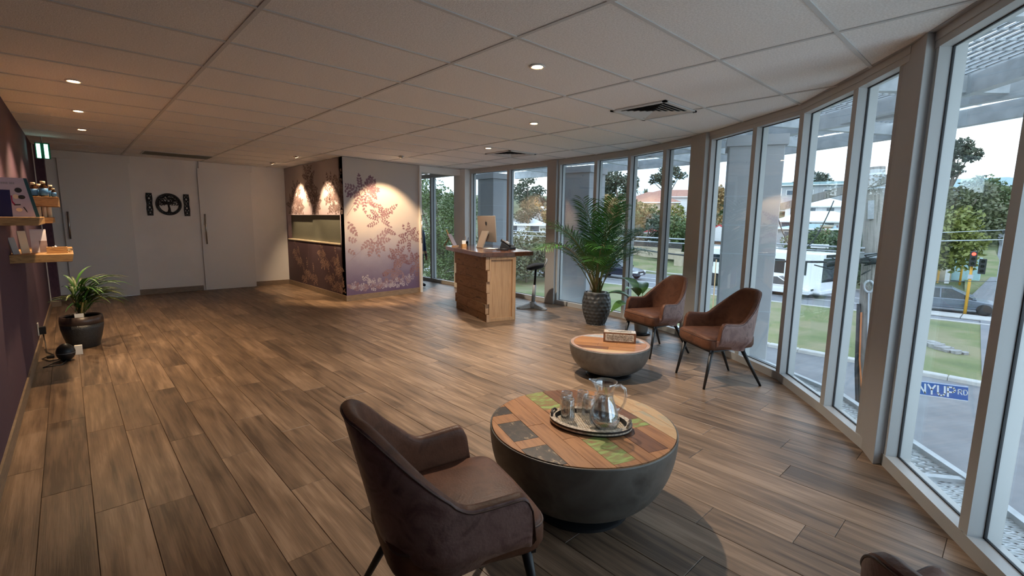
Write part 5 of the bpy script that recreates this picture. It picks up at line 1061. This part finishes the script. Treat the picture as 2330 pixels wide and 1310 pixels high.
# ------------------------------------------------------------------ vehicles
def wheel(par, x, y, r):
    q = Matrix.Translation((x, y, r)) @ Matrix.Rotation(PI/2, 4, 'X'); w_ = MB().lathe([(r*.55, -.10), (r*.95, -.10), (r, -.06), (r, .06), (r*.95, .10), (r*.55, .10)], 24, M=q).build('wheel', m_tyre, par, smooth=True)
    rr = MB(); sgn = -1 if y > 0 else 1
    rr.lathe([(.0001, sgn*.092), (r*.6, sgn*.092)], 20, M=q); 
    rr.build('hub_cap', m_rim, w_)
    sp = MB()
    for k in range(5):
        a = 2*PI*k/5; p = Matrix.Rotation(a, 4, 'Z'); sp.box((-.02, .06, sgn*.094-.005), (.02, r*.57, sgn*.094+.005), M=q @ p)
    sp.build('wheel_spokes', m_steel, w_)
def car(name, label, loc, heading, L_, W, H, paint, kind='hatch'):
    t = thing(name, label, 'car', loc, heading); h = L_/2; rw = .33 if kind != 'suv' else .38
    gr = .30 if kind != 'suv' else .38; belt = H*.60
    prof = [(-h, gr+.08), (-h-.0, belt-.12), (-h+.12, belt), (h*.34, belt+.0), (h*.70, belt-.10), (h-.08, belt-.24), (h, belt-.42), (h-.04, gr), (-h+.1, gr-.02)]
    b = MB(); ws = W/2; n = len(prof)
    vs = [(x, -ws+(.08 if abs(x) > h*.8 else 0), z) for x, z in prof]+[(x, ws-(.08 if abs(x) > h*.8 else 0), z) for x, z in prof]; b.add(vs, [tuple(range(n)), tuple(range(2*n-1, n-1, -1))]+[(i, n+i, n+(i+1) % n, (i+1) % n) for i in range(n)]); b.build('body', paint, t, bevel=.06)
    if kind == 'suv': top = [(-h+.12, belt-.01), (-h+.34, H-.08), (h*.02, H-.06), (h*.40, belt-.01)]
    else: top = [(-h+.10, belt-.01), (-h*.62, H-.07), (-h*.02, H-.05), (h*.46, belt-.01)]
    g = MB(); wb, wt = ws-.05, ws-.24; g.add([(x, -(wb if z < belt else wt), z) for x, z in top]+[(x, (wb if z < belt else wt), z) for x, z in top], [(0, 1, 2, 3), (7, 6, 5, 4), (0, 4, 5, 1), (1, 5, 6, 2), (2, 6, 7, 3)]); g.build('windows', m_tint, t)
    MB().prism([(top[1][0]-.04, -wt-.02), (top[2][0]+.04, -wt-.02), (top[2][0]+.04, wt+.02), (top[1][0]-.04, wt+.02)], H-.08, H).build('roof', paint, t, bevel=.02)
    for s in (-1, 1):
        for (a, c) in ((top[0], top[1]), (top[3], top[2]), ((h*.02-.55, belt), (h*.02-.58, H-.06))): MB().tube([(a[0], s*wb, a[1]), (c[0], s*wt, c[1]-.01)], .035, 6).build('pillar', paint, t)
        MB().box((h-.42, s*(ws-.18)-.14, belt-.40), (h-.02, s*(ws-.18)+.14, belt-.24)).build('headlamp', m_light, t, bevel=.02); MB().box((-h-.015, s*(ws-.16)-.1, belt-.30), (-h+.1, s*(ws-.16)+.1, belt-.12)).build('tail_lamp', m_mag, t)
        MB().box((h*.38, s*(ws+.02)-.03, belt), (h*.38+.12, s*(ws+.02)+.11*s if s > 0 else s*(ws+.02)+.03, belt+.12)).build('mirror', paint, t)
        for x in (-h*.62, h*.62): wheel(t, x, s*(ws-.09), rw)
    MB().box((h-.01, -.26, gr+.12), (h+.012, .26, gr+.23)).build('number_plate', m_signwhite, t); MB().box((h-.03, -.5, gr+.28), (h+.006, .5, gr+.38)).build('grille', m_black, t)
    return t
hd = math.radians(-84)
car('suv', 'dark navy four wheel drive on the main road behind the areca palm', (36.0, 24.6, G0), hd+PI*0, 4.6, 1.85, 1.72, m_carblack, 'suv')
car('hatchback', 'white hatchback driving in front of the white bus', (36.9, 11.4, G0), math.radians(-95), 4.2, 1.7, 1.42, m_carwhite)
car('grey_hatchback', 'grey blue hatchback waiting at the traffic signals', (38.1, 2.55, G0), hd, 4.5, 1.75, 1.46, m_carsilver)
car('parked_car', 'blue car parked in the driveway behind the cream gate pillar', (50.5, 23.6, gz(50.5, 23.6)), math.radians(100), 4.2, 1.7, 1.45, m_carblue)
t = thing('bus', 'white coach bus on the main road behind the right window chair', 'bus', (38.7, 13.7, G0), math.radians(-101)); Lb, Wb, Hb = 10.2, 2.5, 3.1
MB().box((-Lb/2, -Wb/2, .35), (Lb/2, Wb/2, Hb)).build('body', m_carwhite, t, bevel=.12)
for s in (-1, 1):
    for k in range(6): MB().box((-Lb/2+.35+k*1.5, s*(Wb/2)-.02, 1.55), (-Lb/2+1.75+k*1.5, s*(Wb/2)+.02, 2.55)).build('side_window', m_tint, t, bevel=.01)
    for x in (-Lb*.28, Lb*.30):
        q = Matrix.Translation((x, s*(Wb/2+.005), .52)) @ Matrix.Rotation(PI/2, 4, 'X'); MB().lathe([(.0001, 0), (.60, 0)], 24, M=q).build('wheel_arch', m_black, t); wheel(t, x, s*(Wb/2-.02), .48)
MB().box((Lb/2-.02, -1.12, 1.15), (Lb/2+.02, 1.12, 2.75)).build('windscreen', m_tint, t, bevel=.02); MB().box((Lb/2-.01, -.8, 2.8), (Lb/2+.03, .8, 3.0)).build('destination_board', m_black, t)
for s in (-1, 1): MB().box((Lb/2-.01, s*.9-.2, .62), (Lb/2+.03, s*.9+.2, .82)).build('headlamp', m_light, t)
MB().box((Lb/2-.05, -1.2, .35), (Lb/2+.08, 1.2, .6)).build('bumper', m_carwhite, t, bevel=.03)
MB().box((-2, -.8, Hb-.02), (1, .8, Hb+.18)).build('roof_unit', m_carwhite, t, bevel=.05)
# ------------------------------------------------------------------ signals, posts, cabinet
def signal(x, y, h, label, rz, lit=False):
    t = thing('traffic_signal', label, 'traffic light', (x, y, G0), rz, 'yellow traffic signals at the crossing'); MB().tube([(0, 0, 0), (0, 0, h)], [.075, .06], 12).build('post', m_yellow, t, smooth=True)
    for (dx, dy, z) in ((-.18, .0, h-.55), (.0, -.42, h-.95)):
        MB().box((dx-.11, dy-.15, z), (dx+.11, dy+.15, z+.85)).build('signal_head', m_black, t, bevel=.02)
        for k in range(3): MB().lathe([(.0001, 0), (.09, 0)], 16, M=Matrix.Translation((dx-.112, dy, z+.16+k*.27)) @ Matrix.Rotation(-PI/2, 4, 'Y')).build('lens', m_red if (lit and k == 2 and dx < 0) else m_ventdark, t)
    MB().box((-.12, -.11, h-1.25), (.02, .11, h-1.02)).build('control_box', m_cablegrey, t)
signal(37.05, 1.83, 3.35, 'yellow signal post nearest the grey car, red lamp lit', .1, True); signal(52.6, 3.15, 3.9, 'yellow signal post across the road by the pale cabinet', .1)
t = thing('push_button_post', 'short yellow post across the road, left of the cabinet', 'post', (52.5, 4.5, gz(52.5, 4.5))); MB().tube([(0, 0, 0), (0, 0, 1.5)], .07, 10).build('post', m_yellow, t); MB().box((-.12, -.08, 1.2), (-.02, .08, 1.5)).build('button_box', m_yellow, t)
t = thing('electrical_cabinet', 'pale teal roadside cabinet behind the signals', 'cabinet', (54.2, 2.95, gz(54.2, 2.95))); MB().box((-.4, -.85, 0), (.4, .85, 1.95)).build('cabinet_body', m_tealbox, t, bevel=.03); MB().box((-.41, -.8, .1), (-.40, -.02, 1.85)).build('door', m_tealbox, t); MB().box((-.41, .02, .1), (-.40, .8, 1.85)).build('door', m_tealbox, t)
t = thing('lamp_post', 'slim grey lamp post right of the signals', 'lamp post', (43.0, .85, G0)); MB().tube([(0, 0, 0), (0, 0, 4.7)], [.08, .05], 10).build('post', m_galv, t); MB().box((-.12, -.12, 4.6), (.12, .12, 4.85)).build('camera_head', m_black, t)
t = thing('white_post', 'short white marker post beside the cabinet', 'post', (52.6, 3.95, gz(52.6, 3.95))); MB().box((-.06, -.14, 0), (.06, .14, 1.15)).build('post', m_signwhite, t)
t = thing('bus_stop_post', 'slim pole with small sign plate at the verge, before the bus', 'sign', (27.6, 12.1, G0)); MB().tube([(0, 0, 0), (0, 0, 2.9)], .035, 8).build('post', m_wd_pale, t); MB().box((-.02, -.16, 2.1), (.02, .16, 2.75)).build('plate', m_signwhite, t)
t = thing('lawn_sign', 'small white sign board standing on the lawn', 'sign', (27.2, 17.0, G0)); MB().box((-.02, -.14, .5), (.02, .14, 1.0)).build('board', m_signwhite, t); MB().tube([(0, 0, 0), (0, 0, .6)], .02, 6).build('stake', m_galv, t)
# ------------------------------------------------------------------ walls and houses
def gwall(label, a, b, h, mt, name='garden_wall', caps=True):
    A, B_ = Vector((*a, 0)), Vector((*b, 0)); n = max(1, int((B_-A).length/2.2)); t = thing(name, label, 'wall', (A.x, A.y, gz(*a)), math.atan2(B_.y-A.y, B_.x-A.x)); L_ = (B_-A).length
    for k in range(n): MB().box((L_*k/n+.01, -.1, -.4), (L_*(k+1)/n-.01, .1, h)).build('wall_panel', mt, t)
    if caps: MB().box((0, -.13, h), (L_, .13, h+.06)).build('coping', mt, t)
gwall('low cream limestone garden wall beyond the road', (50.3, 34), (48.9, 25.4), .75, m_brick)
gwall('cream limestone wall right of the driveway', (50.5, 21.0), (49.2, 11.5), .95, m_brick); gwall('cream limestone wall behind the signals', (52.6, 10.5), (53.4, 3.8), 1.0, m_brick)
t = thing('slat_fence', 'dark slat fence on top of the cream wall', 'fence', (50.5, 34, gz(50, 30)+.8), math.atan2(-8.6, -1.4))
for k in range(5): MB().box((0, -.03, k*.17), (8.7, .03, k*.17+.14)).build('slat', m_darkfence, t)
for k in range(5): MB().box((k*2.15, .03, 0), (k*2.15+.08, .10, .86)).build('post', m_darkfence, t)
t = thing('gate_pillar', 'square cream stone gate pillar at the driveway', 'pillar', (47.6, 24.75, G0)); MB().box((-.45, -.45, 0), (.45, .45, 1.75)).build('pillar_shaft', m_brick, t, bevel=.02); MB().box((-.5, -.5, 1.75), (.5, .5, 1.9)).build('pillar_cap', m_brick, t)
def house(label, x, y, ang, w_, d_, h, rh, wall, roof, kind='hip', wins=3, z=None, name='house', floors=1):
    z0 = gz(x, y)-.3 if z is None else z
    t = thing(name, label, 'house', (x, y, z0), ang); MB().box((-d_/2, -w_/2, -2), (d_/2, w_/2, h)).build('wall', wall, t)
    o_ = .5; rr = MB()
    if kind == 'hip':
        k = min(w_, d_)/2; rx, ry = (max(0, d_/2-k), max(0, w_/2-k)); vs = [(-d_/2-o_, -w_/2-o_, h), (d_/2+o_, -w_/2-o_, h), (d_/2+o_, w_/2+o_, h), (-d_/2-o_, w_/2+o_, h), (-rx, -ry, h+rh), (rx+.01, ry+.01, h+rh)]
        rr.add(vs, [(3, 2, 1, 0), (0, 1, 4), (2, 3, 5), (3, 0, 4, 5) if ry else (3, 0, 4), (1, 2, 5, 4) if ry else (1, 2, 5)] if not rx else [(3, 2, 1, 0), (3, 0, 4), (1, 2, 5), (0, 1, 5, 4), (2, 3, 4, 5)])
    elif kind == 'gable': 
        vs = [(-d_/2-o_, -w_/2-o_, h), (d_/2+o_, -w_/2-o_, h), (d_/2+o_, w_/2+o_, h), (-d_/2-o_, w_/2+o_, h), (-d_/2-o_, 0, h+rh), (d_/2+o_, 0, h+rh)]; rr.add(vs, [(3, 2, 1, 0), (0, 1, 5, 4), (2, 3, 4, 5), (3, 0, 4), (1, 2, 5)])
        MB().add([(-d_/2-o_-.03, -w_/2+.1, h+.02), (-d_/2-o_-.03, w_/2-.1, h+.02), (-d_/2-o_-.03, 0, h+rh*.9)], [(0, 1, 2)]).build('gable_infill', m_houseW, t)
    else: rr.box((-d_/2-o_, -w_/2-o_, h), (d_/2+o_, w_/2+o_, h+rh))
    rr.build('roof', roof, t)
    for f in range(floors):
        for k in range(wins):
            y_ = -w_/2+w_*(k+.5)/wins; zz = h*(f+.5)/floors; f_ = MB().box((-d_/2-.06, y_-w_/wins*.24, zz-.45), (-d_/2+.02, y_+w_/wins*.24, zz+.55)).build('window', m_houseW, t); MB().box((-d_/2-.08, y_-w_/wins*.20, zz-.38), (-d_/2-.05, y_+w_/wins*.20, zz+.48)).build('pane', m_winblue, f_)
    MB().box((-d_/2-o_-.03, -w_/2-o_, h-.12), (-d_/2-o_+.05, w_/2+o_, h+.04)).build('gutter', m_houseW, t)
    return t
def azr(x, y): return math.atan2(y, x)
house('cream house with pale terracotta hipped roof on the hillside', 74, 44.6, azr(74, 44.6), 9, 8, 3.9, 1.9, m_houseC, m_roofT, wins=3, z=.9)
house('pale house with flat deck and terracotta roof behind the palms', 84, 43.6, azr(84, 43.6), 8, 8, 4.3, 1.3, m_houseW, m_roofT, wins=2, z=1.8)
house('long low cream house further up the hillside', 96, 52, azr(96, 52), 14, 8, 3, 1.5, m_houseC, m_roofT, wins=4, z=4.0)
house('white house with white hipped roof behind the desk', 50.6, 48.0, azr(50.6, 48), 5.4, 6, 2.7, 1.1, m_houseW, m_roofW, wins=2, z=-.2)
house('white low roofed house left of the white house', 43.5, 44.5, azr(43, 44), 5.5, 5, 1.0, 1.2, m_houseW, m_roofW, wins=2, z=.0)
house('cottage with bright red roof and white gable beyond the bus', 57, 24.9, azr(57, 24.4), 5.2, 7, 2.1, 1.7, m_brickred, m_roofR, 'gable', wins=2, z=-2.4)
house('small cottage with red roof half hidden by trees', 60, 33.5, azr(60, 33.5), 5, 6, 2.0, 1.5, m_houseW, m_roofR, 'hip', wins=2, z=-1.8)
house('distant grey roofed house on the skyline', 119, 53, azr(119, 53), 8, 8, 1.2, 1.4, m_houseG, m_roofW, wins=2, z=8.3)
house('modern grey two storey building with flat roof on the hill', 107, 26.5, azr(107, 26.5), 15, 8, 2.9, .5, m_houseG, m_roofG, 'flat', wins=5, z=6.0)
house('white roofed house just below the modern grey building', 79, 20.2, azr(79, 20.2), 8.5, 7, 1.4, 1.3, m_houseW, m_roofW, wins=4, z=2.6)
house('wide white roofed house lower down the hill', 69, 17.8, azr(69, 17.8), 9, 6, 1.3, 1.3, m_houseW, m_roofW, wins=4, z=.6)
house('low pale teal roofed shed with skylights by the pink shrub', 59, 15.6, azr(59, 15.6), 6.5, 5, 1.7, .5, m_houseG, m_roofG, 'hip', wins=3, z=-.6)
house('grey rendered house right of the trimmed hedge', 53.5, 11.4, azr(53, 11.4), 4.2, 5, 2.1, .2, m_houseG, m_roofW, 'flat', wins=1, z=-2.6)
house('white apartment block behind the power pole', 92, 14.2, azr(92, 14.2), 6, 6, 5.2, .4, m_houseW, m_roofW, 'flat', wins=2, z=3.0, floors=2)
house('wide teal grey roofed house on the ridge at right', 112, 6.8, azr(112, 7), 17, 9, 1.3, 1.7, m_houseG, m_roofG, wins=5, z=6.6)
t = thing('chimney', 'red brown brick chimney beside the pink shrub', 'chimney', (57, 13.9, -2)); MB().box((-.4, -.4, 0), (.4, .4, 3.3)).build('stack', m_brickred, t); MB().box((-.5, -.5, 3.3), (.5, .5, 3.5)).build('cap', m_brick, t)
# ------------------------------------------------------------------ trees
def tree(name, label, x, y, h, blobs, mt, n, ls, tr=.16, zb=None, group=None):
    z0 = gz(x, y) if zb is None else zb
    t = thing(name, label, 'tree' if 'shrub' not in name and 'hedge' not in name else 'shrub', (x, y, z0), 0, group)
    top = max(b[2] for b in blobs)
    tk = MB(); tk.tube([(0, 0, -.5), (U(-.1, .1)*h*.2, U(-.1, .1)*h*.2, top*.5), (blobs[0][0]*.4, blobs[0][1]*.4, top*.9)], [tr, tr*.75, tr*.4], 7)
    for b in blobs[1:]: tk.tube([(0, 0, top*.35), (b[0]*.5, b[1]*.5, (top*.35+b[2])/2), (b[0], b[1], b[2])], [tr*.5, tr*.4, tr*.2], 5)
    tk.build('trunk', m_trunk, t, smooth=True)
    m = MB(); tot = sum(b[3]*b[4]*b[5] for b in blobs)
    for (bx, by, bz, rx, ry, rz) in blobs:
        for _ in range(max(20, int(n*(rx*ry*rz)/tot))):
            v = Vector((random.gauss(0, 1), random.gauss(0, 1), random.gauss(0, 1))).normalized()*(rnd()**.38); nz_ = mnoise.noise(v*2.3+Vector((bx, by, bz)))
            v *= 1+.28*nz_
            c = Vector((bx+v.x*rx, by+v.y*ry, bz+v.z*rz)); a = Vector((U(-1, 1), U(-1, 1), U(-.7, .7))).normalized(); b_ = a.cross(Vector((U(-1, 1), U(-1, 1), U(-1, 1)))).normalized(); s = ls*U(.6, 1.3)
            m.add([c-a*s, c-b_*s*.55, c+a*s, c+b_*s*.55], [(0, 1, 2, 3)])
    m.build('crown', mt, t); return t
def blob(n, sx, sy, z0, z1, r):
    return [(U(-sx, sx), U(-sy, sy), z0+(z1-z0)*(i+.5)/n, r*U(.8, 1.15), r*U(.8, 1.15), r*U(.65, .9)) for i in range(n)]
tree('large_tree', 'large bushy green tree filling the view through the opening', 17.2, 25.2, 8, blob(9, 1.6, 1.6, 1.6, 7.2, 1.5), m_lf_green, 11000, .085, .16)
tree('olive_shrub', 'olive shrubbery low behind the opening beside the pillar', 19, 27, 4, blob(6, 2, 2, .8, 3.4, 1.3), m_lf_olive, 2600, .15)
tree('gum_tree', 'tall thin gum tree left of the white house', 42, 42.4, 10, [(0, 0, 8.8, 1.1, 1.1, .8), (-.4, .9, 7.6, 1.2, 1.2, .8), (.6, -1.2, 7.4, 1.1, 1.1, .7), (0, .4, 6.2, 1.3, 1.3, .9), (.3, -.4, 4.9, 1.2, 1.2, .9), (0, 1, 4, 1.3, 1.3, 1)], m_lf_gum, 2600, .17, .14)
tree('orange_leaf_tree', 'orange lit tree beside the white house roof', 46.5, 43.5, 6, blob(5, 1.4, 1.4, 2.2, 5.4, 1.2), m_lf_orange, 1600, .2)
for k, (x, y, h) in enumerate(((27, 27.2, 4.3), (29, 25.6, 4.0), (25.2, 29.4, 4.2), (31, 29, 4.4), (27.6, 32, 4.6), (22.5, 31.5, 4.4))):
    tree('olive_shrub', ['olive shrub mass behind the perching stool', 'olive shrub right of the stool seat', 'olive shrub behind the computer screen', 'olive shrub behind the nearer shrub row', 'olive shrub at the back of the row by the cables', 'olive shrub behind the tablet stand'][k], x, y, h, blob(6, 1.5, 1.5, .7, h-.6, 1.25), m_lf_olive, 2300, .15, .08)
tree('dark_tree', 'dark round tree pair on the skyline above the palm', 90, 62.5, 8, [(0, 1.5, 7.2, 2.6, 2.6, 2.2), (0, -2.6, 6.2, 2.2, 2.4, 2.2), (0, 3.2, 5, 2.2, 2.4, 2)], m_lf_gum, 2400, .34, .3)
tree('slope_tree', 'brownish tree on the slope left of the terracotta house', 70, 50.5, 6, blob(6, 2.4, 3.2, 1.5, 4.6, 1.9), m_lf_orange, 2000, .28)
tree('slope_tree', 'green tree on the slope above the areca palm', 64, 41, 6, blob(6, 2.2, 2.8, 1.2, 4.4, 1.7), m_lf_green, 2200, .25)
def palm_tree(label, x, y, h):
    t = thing('palm_tree', label, 'tree', (x, y, gz(x, y)), 0, 'palms on the hillside'); MB().tube([(0, 0, 0), (.1, 0, h*.5), (0, 0, h)], [.22, .18, .16], 7).build('trunk', m_trunk, t); b = MB()
    for k in range(26):
        a = 2*PI*k/26*3.3; e = U(-.5, 1.1); p = Vector((0, 0, h)); d = Vector((math.cos(a)*math.cos(e), math.sin(a)*math.cos(e), math.sin(e))); sd_ = Vector((-math.sin(a), math.cos(a), 0))*.14
        q = p+d*.9; r_ = p+d*1.7-Vector((0, 0, .5)); b.add([p-sd_*.4, p+sd_*.4, q+sd_, q-sd_, r_], [(0, 1, 2, 3), (3, 2, 4)])
    b.build('crown', m_lf_olive, t)
palm_tree('shaggy palm tree left of the other on the hillside', 80, 51.6, 5.6); palm_tree('spiky palm tree above the terracotta roof', 81, 49.9, 4.9)
tree('gum_tree', 'spreading gum tree on the skyline behind the third tall pane', 105, 58.6, 10, [(0, 0, 9.2, 2.4, 2.4, 1.2), (0, 2.6, 7.6, 2, 2, 1), (0, -2.6, 7.8, 1.8, 1.8, .9), (0, .8, 6.4, 2, 2, 1), (0, 4.4, 6.8, 1.1, 1.1, .8)], m_lf_gum, 1900, .32, .3)
tree('round_tree', 'full green tree behind the dark slat fence', 53, 28.6, 5, blob(7, 1.8, 2.0, 1.2, 4.2, 1.6), m_lf_green, 3200, .18)
tree('round_tree', 'green tree left of the gate pillar', 52.2, 25.8, 5, blob(7, 1.5, 1.5, 1.2, 4.4, 1.5), m_lf_green, 3000, .18)
tree('olive_tree', 'greyer tree half behind the areca palm fronds', 52.5, 32, 5, blob(6, 2, 2.2, 1, 3.8, 1.6), m_lf_gum, 2400, .2)
tree('yellow_shrub', 'yellow green bush on the slope above the fence trees', 66, 35, 5, blob(5, 1.8, 2.2, 1, 3.6, 1.5), m_lf_yel, 1500, .25)
tree('orange_leaf_tree', 'orange and green tree above the red gabled cottage', 62.5, 28.2, 7, blob(7, 1.2, 1.5, 2.4, 7.0, 1.5), m_lf_orange, 2200, .24)
tree('dark_shrub', 'dark shrub between the red cottage and the bus', 59, 27.6, 4, blob(4, 1.2, 1.6, .8, 2.6, 1.2), m_lf_dark, 1200, .2)
tree('skyline_pine', 'flat topped pine on the skyline above the grey building', 135, 37, 9, [(0, 0, 7.2, 2.8, 3.8, 1.5), (0, 2.6, 5.8, 2, 2.4, 1.2), (0, -2.2, 6.2, 2, 2.4, 1)], m_lf_gum, 1900, .4, .35, zb=gz(135, 37)-1)
tree('skyline_shrub', 'small dark bush on the skyline right of the pine', 132, 30.6, 4, [(0, 0, 2.4, 1.6, 1.8, 1.2)], m_lf_gum, 500, .35, .2)
tree('trimmed_hedge', 'broad green hedge tree in front of the white roofs', 52.2, 13.7, 4, blob(8, 1.0, 2.2, 1.3, 3.4, 1.35), m_lf_green, 3600, .15, .1)
tree('pink_shrub', 'pink flowering shrub beside the brick chimney', 57.5, 12.6, 3, blob(4, .8, 1.2, 1.4, 3.6, 1.0), m_lf_pink, 1300, .16, .08, zb=-2.4)
tree('dark_conifer', 'dark green tree left of the power pole', 44.6, 8.8, 6, blob(8, .9, 1.0, .9, 5.2, 1.15), m_lf_dark, 3000, .17)
tree('yellow_shrub', 'yellow green shrub right of the power pole', 46.5, 7.6, 6, blob(6, .9, .9, 2, 5.4, 1.1), m_lf_yel, 1900, .17)
tree('willow_tree', 'feathery yellow green tree left of the hill road', 48, 4.35, 7, blob(9, 1.2, 1.5, 2.4, 5.6, 1.35), m_lf_yel, 4200, .19, .14)
tree('broad_tree', 'broad olive green tree above the hill road', 76, 5.2, 8, blob(9, 2.6, 3.6, 1.6, 5.6, 2.3), m_lf_olive, 4200, .26, .3)
tree('broad_tree', 'second broad green tree right along the hill road', 84, 2.6, 8, blob(7, 2.4, 2.6, 2.0, 5.8, 2.2), m_lf_green, 3000, .28, .3)
tree('gum_tree', 'tall gum tree above the ridge roof at right', 96, 8.3, 12, [(0, 0, 9.6, 1.6, 2.0, 1.3), (0, 1.4, 8.2, 1.5, 1.8, 1.2), (0, -1.6, 8.4, 1.4, 1.6, 1.1), (0, .4, 6.4, 1.6, 1.8, 1.2), (0, 2.2, 6.2, 1.3, 1.5, 1)], m_lf_gum, 2400, .3, .3, zb=3.4)
tree('ridge_shrub', 'dark tree at the right end of the ridge roof', 106, .6, 8, blob(4, 1.5, 2, 3, 6.6, 1.7), m_lf_gum, 1300, .32, .25)
for k in range(14):
    a = .03+k*.082; d = 112+14*math.sin(k*2.1); tree('ridge_tree', 'hazy %s tree on the far ridge, %s from the right' % (['grey green', 'olive', 'green'][k % 3], ['first', 'second', 'third', 'fourth', 'fifth', 'sixth', 'seventh', 'eighth', 'ninth', 'tenth', 'eleventh', 'twelfth', 'thirteenth', 'fourteenth'][k]), d*math.cos(a), d*math.sin(a), 5, blob(4, 2.5, 3.0, 1, 3.6, 2.1), [m_lf_gum, m_lf_olive, m_lf_green][k % 3], 900, .4, .25, group='hazy trees along the ridge')
